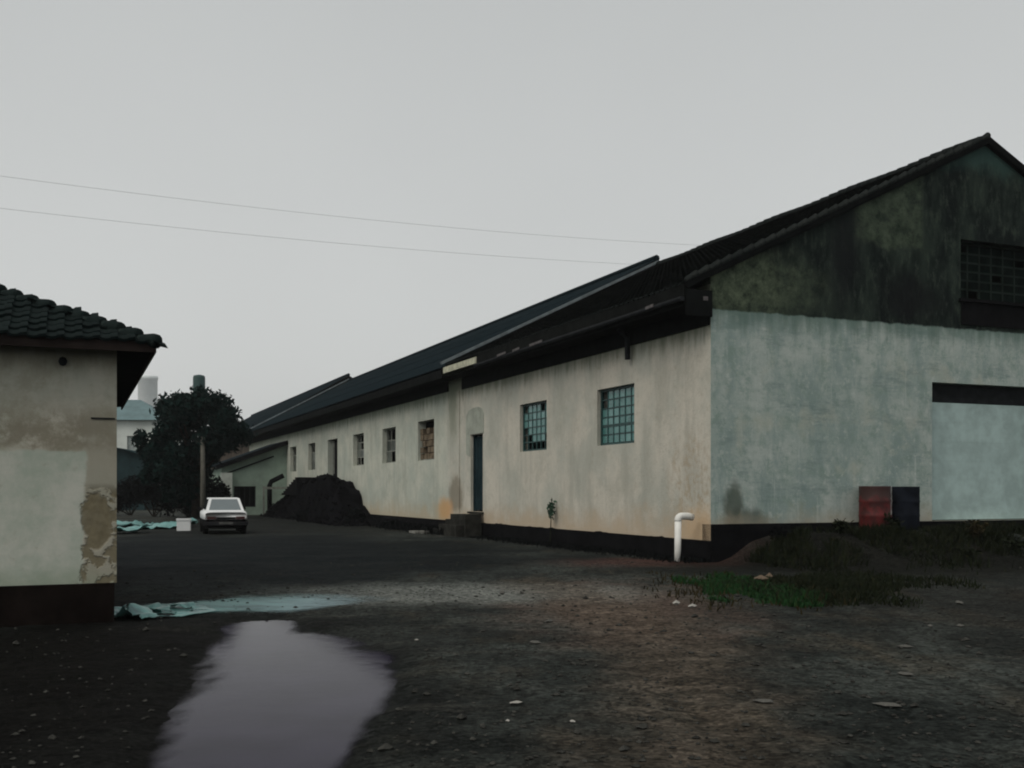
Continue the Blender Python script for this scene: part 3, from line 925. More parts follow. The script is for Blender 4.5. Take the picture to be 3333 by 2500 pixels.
# ------------------------------------------------------------------ far warehouse
wf = empty('warehouse', (OX, OY, 0), ANG)
tag(wf, 'farthest warehouse, brown walled, its roof standing higher behind the tree', 'warehouse', 'row of joined warehouses')
Y3 = 122
M_BROWN = simple('brown_stained_render', (.085, .068, .055), .9, .1, .5, .8)
fo = [rect(Y2 + 5 + k * 7, Y2 + 7.2 + k * 7, 3.0, 4.6) for k in range(6)]
MB().slab(rect(Y2 + .02, Y3, 0, 6.4), fo, fr_side, T).build('side_wall', M_BROWN, wf)
for o_ in fo:
    glazed_window(wf, fr_side, o_[0][0], o_[1][0], 3.0, 4.6, .2, 2, 2, {(0, 1)}, M_FRAME, M_GRIME, bw=.06)
MB().box(SPAN - T, SPAN, Y2 + .02, Y3, 0, 6.4).build('rear_wall', M_BROWN, wf)
for yy in (Y2 + .02, Y3 - .3):
    MB().slab([(T, 0), (SPAN - T, 0), (SPAN - T, zz0), (HALF, 11.2), (T, zz0)], [], lambda a, b, d, yy=yy: (a, yy + d, b), .25).build('gable_wall', M_BROWN, wf)
rf3 = sheet_roof(wf, Y2 + .06, Y3, 11.65, (11.65 - e2) / (HALF + .8), .80, M_SHEET)
MB().bar((-.8, Y2, e2 + .12), (HALF, Y2, R2 + .2), .22, .10).build('verge_flashing', M_GREYMETAL, wb)

# ------------------------------------------------------------------ steps to the side door
st = empty('doorstep', (OX, OY, 0), ANG)
tag(st, 'mossy concrete steps running down from the narrow dark side door', 'steps')
MB().box(-.72, -.11, 14.35, 15.95, -.1, .80).build('landing', M_CONC, st)
MB().box(-1.02, -.725, 14.5, 15.8, -.1, .42).build('step', M_CONC, st)
for k in range(3):
    MB().box(-.70 - .05 * k, -.13, 15.96 + k * .62, 15.95 + (k + 1) * .62, -.1, .60 - k * .20).build('step', M_CONC, st)
MB().box(-1.45, -.9, 17.9, 18.7, -.05, .10).build('step', simple('pale_worn_slab', (.22, .22, .2), .9, .1, .3, 3), st)

# ------------------------------------------------------------------ lean-to
lt = empty('lean_to', (OX, OY, 0), ANG)
tag(lt, 'pale green lean-to with sloping roof built against the long warehouse', 'shed')
M_GREEN = simple('pale_green_render', (.29, .37, .31), .9, .1, .25, .8, .3)
LY = 51.8
lo_win = rect(-3.55, -2.1, .55, 1.95)
MB().slab([(-4.35, 0), (-.01, 0), (-.01, 4.85), (-4.35, 3.25)], [lo_win], lambda a, b, d: (a, LY + d, b), .25).build('front_wall', M_GREEN, lt)
MB().box(-4.35, -4.1, LY + .26, LY + 7, 0, 3.2).build('side_wall', M_GREEN, lt)
glazed_window(lt, lambda a, b, d: (a, LY + d, b), -3.55, -2.1, .55, 1.95, .1, 4, 1, {(i, 0) for i in range(4)}, M_DARKMETAL, M_GRIME, bw=.06)
b = MB().bar((-4.75, LY + 3.4, 3.28), (-.02, LY + 3.4, 5.03), 7.6, .12)
lrf = b.build('roof', M_SHEET, lt)
MB().bar((-4.75, LY - .45, 3.20), (-.02, LY - .45, 4.95), .05, .30).build('barge_board', M_PLINTH, lrf)
MB().bar((-4.2, LY - .06, 2.75), (-.9, LY - .06, 4.0), .06, .10).build('cable_duct', M_DARKMETAL, lt)
MB().box(-3.7, -1.9, LY + .3, LY + .36, .3, 2.2).build('shutter', M_PLINTH, lt)
MB().box(-4.42, -3.7, LY - .35, LY - .02, 0, 2.85).build('pillar', simple('whitewashed_pillar', (.50, .54, .49), .9, .1, .2, 2), lt)

fp = empty('flue_pipe', (*yard(-1.6, 49.3), 0), ANG)
tag(fp, 'bent black flue pipe standing in front of the pale green lean-to', 'pipe')
MB().tube([(0, 0, 0), (0, 0, 2.0), (.1, 0, 2.25), (.9, 0, 2.65)], .16, 10).build('pipe', M_PLINTH, fp, True)
MB().lathe([(.0, .0), (.28, 0), (.28, .2), (.16, .22)], 12).build('base', M_CONC, fp)

gp = empty('gate_frame', (*yard(-.9, 48.0), 0), ANG)
tag(gp, 'small white post and rail beside the dark bushes', 'fence')
MB().box(.35, .6, -.06, .06, 0, 2.15).build('post', M_WHITE, gp)
MB().box(-1.25, .34, -.04, .04, 1.75, 1.9).build('rail', M_FRAME, gp)
MB().box(-1.35, -1.25, -.05, .05, 0, 1.95).build('post', M_FRAME, gp)

# ------------------------------------------------------------------ left building
CX, CY = -4.95, 13.1
lb = empty('cottage', (CX, CY, 0), ANG)
tag(lb, 'peeling pale green plaster building with mossy hipped tile roof at far left', 'building')
LW, LD, LH = 8.0, 9.0, 3.40
MB().slab(rect(-LW, -.003, .50, LH), [], fr_gab, .3).build('front_wall', PL_LEFT, lb)
MB().box(-.3, 0, .004, LD, .50, LH).build('side_wall', PL_LEFT, lb)
MB().box(-LW, -LW + .3, .31, LD, .50, LH).build('side_wall', PL_LEFT, lb)
MB().box(-LW + .31, -.31, LD - .3, LD - .003, .50, LH).build('back_wall', PL_LEFT, lb)
MB().box(-LW - .03, -.03, -.03, LD, -.2, .497).build('plinth', M_PLINTH_L, lb)
LO, LP = .41, .44
EZ = LH + .06
MB().box(-LW - LO, LO, -LO + .0, LD + LO, LH + .004, LH + .04).build('soffit', M_SOFFIT, lb)
MB().box(-LW - LO - .03, LO + .03, -LO - .03, -LO - .004, LH - .05, LH + .075).build('fascia_board', M_FASCIA_L, lb)
MB().box(LO + .004, LO + .03, -LO - .002, LD + LO, LH - .05, LH + .075).build('fascia_board', M_FASCIA_L, lb)
hx = (LW + 2 * LO) / 2
rise = hx * LP
c0, c1 = -LW - LO, LO
r0y, r1y = -LO + hx, LD + LO - hx
zt = LH + .05
b = MB()
b.add([(c0, -LO, zt), (c1, -LO, zt), (c1, LD + LO, zt), (c0, LD + LO, zt), ((c0 + c1) / 2, r0y, zt + rise), ((c0 + c1) / 2, r1y, zt + rise)],
      [(0, 1, 4), (1, 2, 5, 4), (2, 3, 5), (3, 0, 4, 5)])
lrf = b.build('roof', M_TILE_L, lb)
tl = tile_mesh('roof_tile', .20, .36, M_TILE_L, .028)
spots = []
up = Vector((0, 1, LP)).normalized()
for r_ in range(32):
    d = -.06 + r_ * .26
    yy = -LO + d * up.y
    ins = max(0, d * up.y)
    k = 0
    x = c1 - ins - .20
    x = c1 - .20 * math.ceil((ins + .10) / .20) - .02
    while x > c0 + ins:
        spots.append(jit(slope_matrix((x, yy, zt + d * up.z + .025), (1, 0, 0), up), .03, .02))
        x -= .20
up = Vector((-1, 0, LP)).normalized()
for r_ in range(32):
    d = -.06 + r_ * .26
    xx = LO + d * up.x
    ins = max(0, -d * up.x)
    y = -LO + .20 * math.ceil((ins + .05) / .20) + .02
    while y < min(LD + LO - ins - .20, 6):
        spots.append(jit(slope_matrix((xx, y, zt + d * up.z + .025), (0, 1, 0), up), .03, .02))
        y += .20
place_tiles(lrf, spots, tl, 300, 'roof_tiles_beyond', M_TILE_L, (0, -1.5, 3.4))
hip = MB().tube([(0, 0, -.01), (.05, 0, -.005), (.34, 0, .055)], [.085, .095, .075], 10).mesh('hip_tile', M_TILE_L, True)
hd = Vector((-1, 1, LP)).normalized()
for i in range(20):
    p = Vector((LO + .03, -LO - .03, zt + .03)) + hd * (i * .30 - .02)
    m_ = slope_matrix(p, hd, Vector((1, 1, 0)).normalized()) @ Matrix.Rotation(random.gauss(0, .05), 4, 'Y') @ Matrix.Rotation(random.gauss(0, .04), 4, 'Z')
    # tile opens downwards: large end low
    put('hip_tile', hip, lrf, mat=m_)
hk = MB().add([(.24, -.24, zt + .14), (.54, -.44, zt + .02), (.57, -.57, zt - .06), (.43, -.54, zt + .02), (.45, -.45, zt - .02), (.34, -.34, zt + .02)],
              [(0, 3, 2, 1), (0, 1, 4, 5), (1, 2, 4), (2, 3, 4), (3, 0, 5, 4)])
hk.build('broken_corner_tile', M_TILE_L, lrf)
MB().tube([(-.62, -.006, 3.25), (-.62, -.10, 3.22)], .05, 8).build('vent_stub', M_DARKMETAL, lb)
MB().bar((-.30, -.012, 2.55), (-.02, -.012, 2.55), .012, .02).build('iron_strap', M_DARKMETAL, lb)

# ------------------------------------------------------------------ drums, pipe
def drum(s, t, z, rad, h, mat, label, rz):
    d = empty('oil_drum', (*yard(s, t), z), rz)
    tag(d, label, 'drum', 'oil drums by the roller door')
    pr = [(0, 0), (rad * .97, 0), (rad, .03)]
    for q in (.33, .66):
        pr += [(rad, h * q - .03), (rad * 1.03, h * q), (rad, h * q + .03)]
    pr += [(rad, h - .03), (rad * 1.02, h), (rad * .95, h), (rad * .94, h - .03), (0, h - .03)]
    MB().lathe(pr, 28).build('body', mat, d, True)
    MB().lathe([(0, .02), (.045, .02), (.045, 0), (.0, -.01)][::-1], 10, (rad * .6, 0, h - .025)).build('bung', M_DARKMETAL, d)
    return d
rm = Mat('faded_red_drum_paint', .6, .35)
c = rm.mix(rm.step(rm.noise(3, 6, .7), .4, .6), (.115, .013, .013), (.045, .010, .009))
c = rm.mix(rm.step(rm.math('ADD', rm.xyz(2), rm.math('MULTIPLY', rm.noise(4, 4), .5)), .95, 1.1), c, (.045, .02, .018))
c = rm.mix(rm.math('MULTIPLY', rm.step(rm.xyz(0), .19, .23), rm.step(rm.noise(5, 4, .6), .42, .5)), c, (.36, .37, .35))
rm.color(c)
bm_ = simple('blue_black_drum_paint', (.012, .015, .022), .55, .4, .5, 3)
drum(4.36, -.48, .70, .38, 1.06, rm.m, 'faded red oil drum with a pale flaked streak', ANG - R(8))
drum(5.20, -.50, .70, .385, 1.05, bm_, 'blue black oil drum between the red drum and roller door', ANG)

px, py = yard(-.62, .42)
pp = empty('standpipe', (px, py, 0), ANG)
tag(pp, 'white plastic pipe with elbow standing at the warehouse corner', 'pipe')
MB().tube([(-.02, 0, -.05), (0, 0, .3), (.01, 0, .96)], [.06, .075, .08], 14).build('upright', M_PVC, pp, True)
pts = [(.01, 0, .95)] + [((.01 + .09 * (1 - math.cos(a))), 0, .97 + .09 * math.sin(a)) for a in np.linspace(0, math.pi / 2, 6)] + [(.26, 0, 1.06), (.40, 0, 1.03)]
MB().tube(pts, .085, 14).build('elbow', M_PVC, pp, True)

# ------------------------------------------------------------------ car
def car():
    root = empty('parked_car', (-10.75, 39.3, 0), R(19))
    tag(root, 'white saloon car parked with its rear to the camera', 'car')
    W = .80
    lower = simple('lower_body_paint_with_shade', (.012, .012, .013), .55, .2, .2)  # dark lower body, with the shade low on the car put into the paint
    def loft(stations, mat, name, n=14):
        b = MB()
        for (y, hw, zb, zt_, p) in stations:
            for k in range(n):
                a = 2 * math.pi * (k + .5) / n
                ca, sa = math.cos(a), math.sin(a)
                x = hw * math.copysign(abs(ca) ** p, ca)
                z = (zb + zt_) / 2 + (zt_ - zb) / 2 * math.copysign(abs(sa) ** p, sa)
                b.v.append((x, y, z))
        m = len(stations)
        for i in range(m - 1):
            for k in range(n):
                k2 = (k + 1) % n
                b.f.append((i * n + k, i * n + k2, (i + 1) * n + k2, (i + 1) * n + k)); b.mi.append(0)
        b.f.append(tuple(range(n))); b.f.append(tuple(range((m - 1) * n, m * n))[::-1]); b.mi += [0, 0]
        return b.build(name, mat, root, True)
    loft([(.0, W * .93, .56, .84, .35), (.06, W * .98, .52, .88, .3), (.9, W, .5, .90, .3), (3.0, W, .5, .90, .3), (3.9, W * .97, .5, .82, .35), (4.15, W * .9, .52, .76, .4)], M_WHITE, 'body')
    loft([(.03, W * .9, .25, .60, .35), (.12, W * .97, .22, .62, .3), (3.95, W * .97, .22, .62, .3), (4.1, W * .9, .25, .6, .35)], lower, 'sill')
    # cabin
    cab = [(.40, .70, .88), (.86, .56, 1.36), (2.35, .56, 1.38), (3.05, .70, .88)]
    b = MB()
    for y, hw, z in cab:
        b.v += [(-hw, y, z), (hw, y, z)]
    b.f += [(0, 1, 3, 2), (2, 3, 5, 4), (4, 5, 7, 6), (0, 2, 4, 6), (1, 7, 5, 3), (0, 6, 7, 1)]
    b.mi += [0] * 6
    b.build('cabin', M_WHITE, root)
    g_ = simple('car_glass_painted_sky', (.16, .19, .20), .12, .6, .05)  # paler base colour holds the sky's reflection in the rear window
    gd = simple('dark_car_glass', (.02, .025, .025), .1, .5, .05)
    def pane(p, mat, name):
        a, b_, c_, d_ = [Vector(q) for q in p]
        nrm = (b_ - a).cross(c_ - a).normalized() * .008
        q = MB()
        q.add([a + nrm, b_ + nrm, c_ + nrm, d_ + nrm, a - nrm, b_ - nrm, c_ - nrm, d_ - nrm], [(0, 1, 2, 3), (7, 6, 5, 4), (0, 4, 5, 1), (1, 5, 6, 2), (2, 6, 7, 3), (3, 7, 4, 0)])
        q.build(name, mat, root)
    lerp = lambda a, b_, t: tuple(a[i] + (b_[i] - a[i]) * t for i in range(3))
    A, B, C, D = (-.70, .40, .88), (.70, .40, .88), (.56, .86, 1.36), (-.56, .86, 1.36)
    ins = lambda P: (lerp(P, ((A[0] + B[0]) / 2, .63, 1.12), .16))
    pane([ins(A), ins(B), ins(C), ins(D)], g_, 'rear_window')
    A, B, C, D = (.70, 3.05, .88), (-.70, 3.05, .88), (-.56, 2.35, 1.38), (.56, 2.35, 1.38)
    ins2 = lambda P: lerp(P, (0, 2.7, 1.13), .14)
    pane([ins2(A), ins2(B), ins2(C), ins2(D)], gd, 'windscreen')
    for sx in (-1, 1):
        pane([(sx * .695, .78, .93), (sx * .69, 1.62, .93), (sx * .575, 1.62, 1.32), (sx * .575, .98, 1.32)], gd, 'side_window')
        pane([(sx * .69, 1.70, .93), (sx * .695, 2.82, .93), (sx * .575, 2.34, 1.32), (sx * .575, 1.70, 1.32)], gd, 'side_window')
        q = MB().box(sx * .52 - .16, sx * .52 + .16, -.022, .03, .58, .68)
        q.build('tail_lamp', simple('tail_lamp_red', (.05, .008, .007), .25, .5), root)
        MB().box(sx * .56 - .13, sx * .56 + .13, 4.10, 4.17, .56, .70).build('headlight', M_GREYMETAL, root)
        q = MB().bar((sx * .78, 2.45, .93), (sx * .92, 2.45, .97), .06, .12)
        q.build('wing_mirror', lower, root)
        for y in (.78, 3.3):
            tyre = MB()
            pts = []
            for r_, x in ((.17, -.09), (.29, -.09), (.31, -.06), (.31, .06), (.29, .09), (.17, .09)):
                pts.append((r_, x))
            n = 20
            for r_, x in pts:
                for k in range(n):
                    a = 2 * math.pi * k / n
                    tyre.v.append((sx * .70 + x, y + r_ * math.cos(a), .30 + r_ * math.sin(a)))
            for i in range(len(pts) - 1):
                for k in range(n):
                    tyre.f.append((i * n + k, i * n + (k + 1) % n, (i + 1) * n + (k + 1) % n, (i + 1) * n + k)); tyre.mi.append(0)
            w_ = tyre.build('wheel', simple('tyre_rubber', (.012, .012, .012), .9, .1), root, True)
            MB().tube([(sx * .70 - .07, y, .30), (sx * .70 + .07, y, .30)], .18, 14).build('rim', M_GREYMETAL, w_)
    MB().box(-.80, .80, -.09, .06, .36, .50).build('bumper', simple('dull_black_bumper', (.022, .022, .024), .6, .3), root)
    MB().box(-.35, .35, -.020, -.004, .57, .66).build('rear_panel', lower, root)
    MB().box(-.25, .25, -.10, -.092, .39, .48).build('number_plate', simple('grey_plate', (.10, .10, .095), .6, .3), root)
car()

# white box, tarpaulin
bx_ = empty('storage_box', (-13.55, 43.2, 0), R(12))
tag(bx_, 'small white box on the ground left of the parked car', 'box')
MB().box(-.27, .27, -.2, .2, .0, .42).build('body', M_WHITE, bx_)
MB().box(-.29, .29, -.22, .22, .425, .50).build('lid', M_WHITE, bx_)

def tarp(x0, y0, label):
    nx_, ny_ = 46, 30
    b = MB()
    xs = np.linspace(-1.75, 1.75, nx_)
    ys = np.linspace(-5.0, 5.0, ny_)
    for y in ys:
        for x in xs:
            h = .20 + .8 * float(fbm(np.array(x * 1.3 + 9), np.array(y * .6 + 3), 4)) + .10 * math.exp(-((x + .9) ** 2 + y * y))
            b.v.append((x + .25 * float(fbm(np.array(x + 4), np.array(y), 2)), y, max(.02, h)))
    for j in range(ny_ - 1):
        for i in range(nx_ - 1):
            x, y = xs[i], ys[j]
            cut = float(fbm(np.array(x * 1.2 + 30), np.array(y * .5), 3)) * 1.6
            if (x / 1.75) ** 2 + (y / 5.0) ** 2 + cut > .95 or (x > -.5 and abs(y + 1.6 - .8 * x) < 1.6 + cut * .6):
                continue
            b.f.append((j * nx_ + i, j * nx_ + i + 1, (j + 1) * nx_ + i + 1, (j + 1) * nx_ + i)); b.mi.append(0)
    o = b.build('tarpaulin', simple('teal_plastic_sheet', (.14, .34, .325), .4, .5, .4, 2), None, True)
    o.location = (x0, y0, 0)
    m = o.modifiers.new('solid', 'SOLIDIFY'); m.thickness = .02
    tag(o, label, 'tarpaulin')
tarp(-15.6, 44.0, 'crumpled teal plastic sheet lying on the ground beyond the left building')

def sheet():
    na, nb = 120, 44
    b = MB()
    hw = lambda a: .55 + .95 * math.sin(math.pi * min(1, a * 1.05) ** .8) if a < .75 else .55 + .95 * math.sin(math.pi * .7875 ** .8) - (a - .75) * 4.0
    for i in range(na):
        a = i / (na - 1)
        x = -5.25 + 1.25 * a
        w_ = max(.06, hw(a) * .55)
        cy = 13.85 + .35 * a
        for j in range(nb):
            q = j / (nb - 1) * 2 - 1
            yy_ = cy + q * w_ * (1 + .5 * float(fbm(np.array(x * 2.5 + 7), np.array(q + 2), 3)))
            fold = abs(float(fbm(np.array(x * 3.2 - yy_ * 1.6), np.array(yy_ * .7 + x * .5), 3))) * (.50 * (1 - a) + .10)
            b.v.append((x + .2 * float(fbm(np.array(x * 2), np.array(yy_ * 2), 2)), yy_, float(ground_z(x, yy_)) + .012 + fold))
    for i in range(na - 1):
        for j in range(nb - 1):
            a, q = i / na, j / nb * 2 - 1
            x = -5.25 + 1.25 * a
            cut = float(fbm(np.array(x * 2.2 + 40), np.array(q * 2.2 + a * 3), 4))
            if abs(q) + cut * .9 > .96 or a + cut * .35 > .98 or (cut > .17 and a > .1):
                continue
            b.f.append((i * nb + j, (i + 1) * nb + j, (i + 1) * nb + j + 1, i * nb + j + 1)); b.mi.append(0)
    m = Mat('thin_teal_plastic', .35, .5)
    c = m.mix(m.step(m.xyz(0), -4.6, -2.4), (.13, .30, .28), (.20, .29, .33))
    c = m.mix(m.math('MULTIPLY', m.step(m.noise(1.6, 5, .65, (.6, 1.6, 1)), .45, .65), .8), c, (.035, .065, .075))
    m.color(c)
    o = b.build('plastic_sheet', m.m, None, True)
    mo = o.modifiers.new('solid', 'SOLIDIFY'); mo.thickness = .006
    tag(o, 'crumpled scrap of teal plastic sheet at the corner of the left building', 'plastic sheet')
sheet()

# ------------------------------------------------------------------ vegetation
def leaf_mat(name, a, b_, c_):
    m = Mat(name, .9, .04)
    col = m.mix(m.noise(1.4, 3, .6), a, b_)
    col = m.mix(m.math('MULTIPLY', m.step(m.noise(9, 2, .5), .55, .7), .6), col, c_)
    m.color(col)
    return m.m
M_LEAF_DARK = leaf_mat('dark_evergreen_leaves', (.004, .012, .011), (.009, .022, .019), (.013, .034, .028))
M_LEAF_BLACK = leaf_mat('blackish_shrub_leaves', (.004, .005, .006), (.008, .009, .009), (.012, .013, .011))
M_LEAF_GREEN = leaf_mat('green_weed_leaves', (.011, .034, .012), (.018, .054, .018), (.036, .054, .020))
M_LEAF_DULL = leaf_mat('dull_weed_leaves', (.007, .011, .006), (.016, .019, .010), (.030, .027, .013))
M_LEAF_DRY = leaf_mat('dry_yellow_weed_leaves', (.022, .019, .010), (.038, .030, .014), (.016, .016, .008))
M_BARK = simple('dark_bark', (.03, .025, .02), .9, .1, .4, 5, .5)

def leaves(centres, radii, count, size, mat, name, parent, squash=1.0, shell=.55):
    c = np.array(centres, float); r = np.array(radii, float)
    w = r ** 2; w = w / w.sum()
    which = RNG.choice(len(c), count, p=w)
    d = RNG.normal(size=(count, 3)); d /= np.linalg.norm(d, axis=1)[:, None]
    rad = r[which] * (shell + (1 - shell) * RNG.random(count)) * (1 + .12 * RNG.normal(size=count))
    p = c[which] + d * rad[:, None] * np.array([1, 1, squash])
    a = RNG.normal(size=(count, 3)); a /= np.linalg.norm(a, axis=1)[:, None]
    bb = np.cross(a, RNG.normal(size=(count, 3))); bb /= np.linalg.norm(bb, axis=1)[:, None]
    s = size * (.6 + .8 * RNG.random(count))[:, None]
    v = np.stack([p - a * s, p + bb * s * .45, p + a * s, p - bb * s * .45], 1).reshape(-1, 3)
    q = np.arange(count * 4).reshape(-1, 4)
    m = bpy.data.meshes.new(name)
    m.from_pydata(v.tolist(), [], q.tolist())
    m.materials.append(mat)
    o = bpy.data.objects.new(name, m)
    COL.objects.link(o)
    o.parent = parent
    return o
def tree(x, y, h, crown, count, size, mat, label, name='tree', trunk_r=.22, cz=None):
    root = empty(name, (x, y, 0))
    tag(root, label, 'tree')
    b = MB()
    b.tube([(0, 0, -.1), (.05, 0, h * .25), (-.05, .05, h * .5), (.05, 0, h * .75)], [trunk_r * 1.3, trunk_r, trunk_r * .75, trunk_r * .3], 9)
    for c_, r_ in crown[:10]:
        b.tube([(0, 0, h * random.uniform(.25, .45)), (c_[0] * .5, c_[1] * .5, c_[2] * .75), tuple(c_)], [trunk_r * .5, trunk_r * .3, .03], 6)
    b.build('trunk', M_BARK, root, True)
    leaves([c for c, _ in crown], [r_ for _, r_ in crown], count, size, mat, 'crown', root, 1.0, .2)
    return root
crown = []
rr = random.Random(3)
for i in range(52):
    a = rr.uniform(0, 2 * math.pi); e = rr.uniform(-.75, 1.0)
    R_ = 2.35 * (rr.random() ** .4)
    crown.append(((R_ * math.cos(a) * math.sqrt(max(.05, 1 - e * e * .85)) * 1.12, R_ * math.sin(a), 4.5 + e * 2.35), rr.uniform(.6, .95)))
crown += [((-3.15, -.3, 4.7), .55), ((-3.0, .2, 4.0), .6), ((-2.6, 0, 2.6), .8), ((-.6, -.5, 2.2), 1.1), ((-1.3, 0, 1.6), .9), ((-.2, .2, 1.4), .8), ((2.6, .3, 5.0), .8), ((1.9, 0, 6.0), .8)]
crown = [(c, r_) for c, r_ in crown if c[2] > 3.9 or c[0] + r_ < .9]
tree(-18.75, 62, 6.5, crown, 26000, .17, M_LEAF_DARK, 'rounded dark evergreen tree standing behind the parked car')

def bush(x, y, blobs, count, size, mat, label, group=None, name='bush', cat='bush'):
    root = empty(name, (x, y, 0))
    tag(root, label, cat, group)
    b = MB()
    for c_, r_ in blobs[:5]:
        b.tube([(0, 0, -.05), (c_[0] * .5, c_[1] * .5, c_[2] * .5), tuple(c_)], [.05, .035, .012], 5)
    b.build('stem', M_BARK, root)
    leaves([c for c, _ in blobs], [r_ for _, r_ in blobs], count, size, mat, 'foliage', root, .9, .3)
    return root
def along(s, t):
    return yard(s, t)
BG = 'dark bushes around the heap'
def heap():
    ts = np.linspace(25.6, 50.2, 150)
    ss_ = np.linspace(-2.15, -.04, 30)
    prof = np.interp(ts, [25.6, 26.3, 27.1, 29.3, 31.2, 31.5, 33.5, 34.4, 39.2, 41.9, 46.4, 49.7, 50.2], [.0, .0, .05, .45, 1.25, 1.7, 2.35, 2.45, 2.15, 1.75, 1.05, .6, .0])
    b = MB()
    for t, h in zip(ts, prof):
        for s in ss_:
            cr = float(sstep(np.array(s), -2.15, -1.3)) * (1 - .12 * max(0, (s + 1.3) / 1.3))
            n_ = float(fbm(np.array(s * 1.7 + 3), np.array(t * 1.7), 4))
            b.v.append((s, t, max(-.15, h * cr * (1 + .22 * n_) + .10 * n_ - .04 - .1 * (cr < .02))))
    k = len(ss_)
    for i in range(len(ts) - 1):
        for j in range(k - 1):
            b.f.append((i * k + j, (i + 1) * k + j, (i + 1) * k + j + 1, i * k + j + 1)); b.mi.append(0)
    root = empty('earth_heap', (OX, OY, 0), ANG)
    tag(root, 'long black heap of earth rising to the raised doorway of the long warehouse', 'heap')
    b.build('mound', simple('black_earth', (.006, .006, .007), .95, .05, .5, 2, .8), root, True)
    cl = MB()
    for _ in range(420):
        s, t = random.uniform(-2.3, -.8), random.uniform(26.5, 49.5)
        h = float(np.interp(t, ts, prof)) * float(sstep(np.array(s), -2.15, -1.3))
        r_ = random.uniform(.05, .17)
        o_ = [(random.uniform(.7, 1.2) * r_ * q[0] + s, random.uniform(.7, 1.2) * r_ * q[1] + t, random.uniform(.7, 1.2) * r_ * q[2] + h) for q in ((1, 0, 0), (-1, 0, 0), (0, 1, 0), (0, -1, 0), (0, 0, 1), (0, 0, -1))]
        cl.add(o_, [(0, 2, 4), (2, 1, 4), (1, 3, 4), (3, 0, 4), (2, 0, 5), (1, 2, 5), (3, 1, 5), (0, 3, 5)])
    cl.build('clods', simple('black_earth', (.006, .006, .007)), root)['kind'] = 'stuff'
    for k_ in range(9):
        MB().box(-1.75, -.5, 39.4 + k_ * .6, 39.97 + k_ * .6, 1.4, 2.42 - k_ * .13).build('step', M_PLINTH, root)
heap()
for s, t, h_, lab in [
    (-1.5, 46.6, .9, 'low blackish bush at the far end of the dark heap'),
    (-1.9, 36.0, .75, 'low blackish bush at the foot of the dark heap'),
    (-1.0, 29.0, .8, 'low blackish bush at the near end of the dark heap')]:
    x, y = along(s, t)
    r_ = min(.75, h_ * .42)
    bl = [((random.uniform(-.35, .35), random.uniform(-.8, .8), z_), r_ * random.uniform(.85, 1.1)) for z_ in np.linspace(r_ * .4, h_ - r_ * .9, 6)]
    bush(x, y, bl, 2200, .08, M_LEAF_BLACK, lab, BG)
HG = 'dark hedge bushes behind the tree'
for x, y, sc_, lab in [(-25.5, 70, 1.0, 'dark hedge bush showing beside the left building'), (-22.6, 66, 1.15, 'dark hedge bush left of the tree trunk'),
                       (-20.3, 66, 1.2, 'dark hedge bush directly behind the white box'), (-18.9, 64.5, .9, 'dark hedge bush behind the grey pole')]:
    bl = [((random.uniform(-1.3, 1.3) * sc_, random.uniform(-.6, .6), random.uniform(.5, 1.9) * sc_), random.uniform(.6, .95) * sc_) for _ in range(9)]
    bush(x, y, bl, 3000, .13, M_LEAF_BLACK, lab, HG)

# grey pole near the tree
po = empty('post', (-17.75, 60.0, 0))
tag(po, 'weathered grey timber pole in front of the dark tree', 'pole')
MB().tube([(0, 0, -.1), (.02, 0, 2.4), (0, .02, 4.75)], [.15, .14, .12], 10).build('shaft', simple('grey_timber', (.13, .125, .105), .9, .1, .3, 4), po, True)
MB().bar((-.35, 0, 4.45), (.35, 0, 4.45), .08, .1).build('crosspiece', M_BARK, po)

# weeds (single plants) on the bank
def weed(x, y, h, n, mat, label, group, leaf=.12, spread=.3):
    z = float(ground_z(x, y))
    root = empty('weed', (x, y, z - .02))
    tag(root, label, 'plant', group)
    b = MB(); f_ = MB()
    for i in range(n):
        a = random.uniform(0, 6.28); sp = random.uniform(.2, 1) * spread
        tip = Vector((math.cos(a) * sp, math.sin(a) * sp, h * random.uniform(.6, 1.05)))
        b.tube([(0, 0, 0), tip * .5 + Vector((0, 0, h * .12)), tip], [.009, .007, .003], 4, False)
        for k in range(9):
            t_ = random.uniform(.3, 1.02)
            p = tip * t_ + Vector((0, 0, h * .12 * math.sin(t_ * 3.1)))
            d = Vector((random.gauss(0, 1), random.gauss(0, 1), random.gauss(.2, .6))).normalized() * leaf * random.uniform(.6, 1.3)
            q = d.cross(Vector((random.gauss(0, 1), random.gauss(0, 1), 1))).normalized() * leaf * .28
            f_.add([p, p + d * .5 + q, p + d, p + d * .5 - q], [(0, 1, 2, 3)])
    b.build('stem', mat, root)
    f_.build('foliage', mat, root)
WG = 'weeds on the bank below the gable'
for s, t, h, n, mat, lab in [(4.4, -1.1, .55, 12, M_LEAF_DULL, 'leafy dark green weed at the foot of the red drum'),
                             (6.2, -1.8, .85, 14, M_LEAF_DRY, 'dry yellowish weed on the bank in front of the roller door'),
                             (6.9, -2.3, .6, 12, M_LEAF_DULL, 'dull weed on the bank right of the yellowish one'),
                             (2.6, -1.3, .5, 12, M_LEAF_DULL, 'dull weed on the bank left of the drums'),
                             (8.6, -2.0, .75, 14, M_LEAF_DULL, 'tall dull weed on the bank below the roller door'),
                             (5.2, -2.6, .5, 10, M_LEAF_DULL, 'small dull weed low on the bank below the drums'),
                             (1.2, -.9, .5, 12, M_LEAF_BLACK, 'blackish weed at the foot of the gable near the corner'),
                             (9.6, -1.4, .6, 14, M_LEAF_DULL, 'dull weed on the bank at the right edge')]:
    x, y = yard(s, t)
    weed(x, y, h * .7, n, mat, lab, WG)
x, y = yard(-.22, 8.3)
wr = empty('weed', (x, y, 0), ANG)
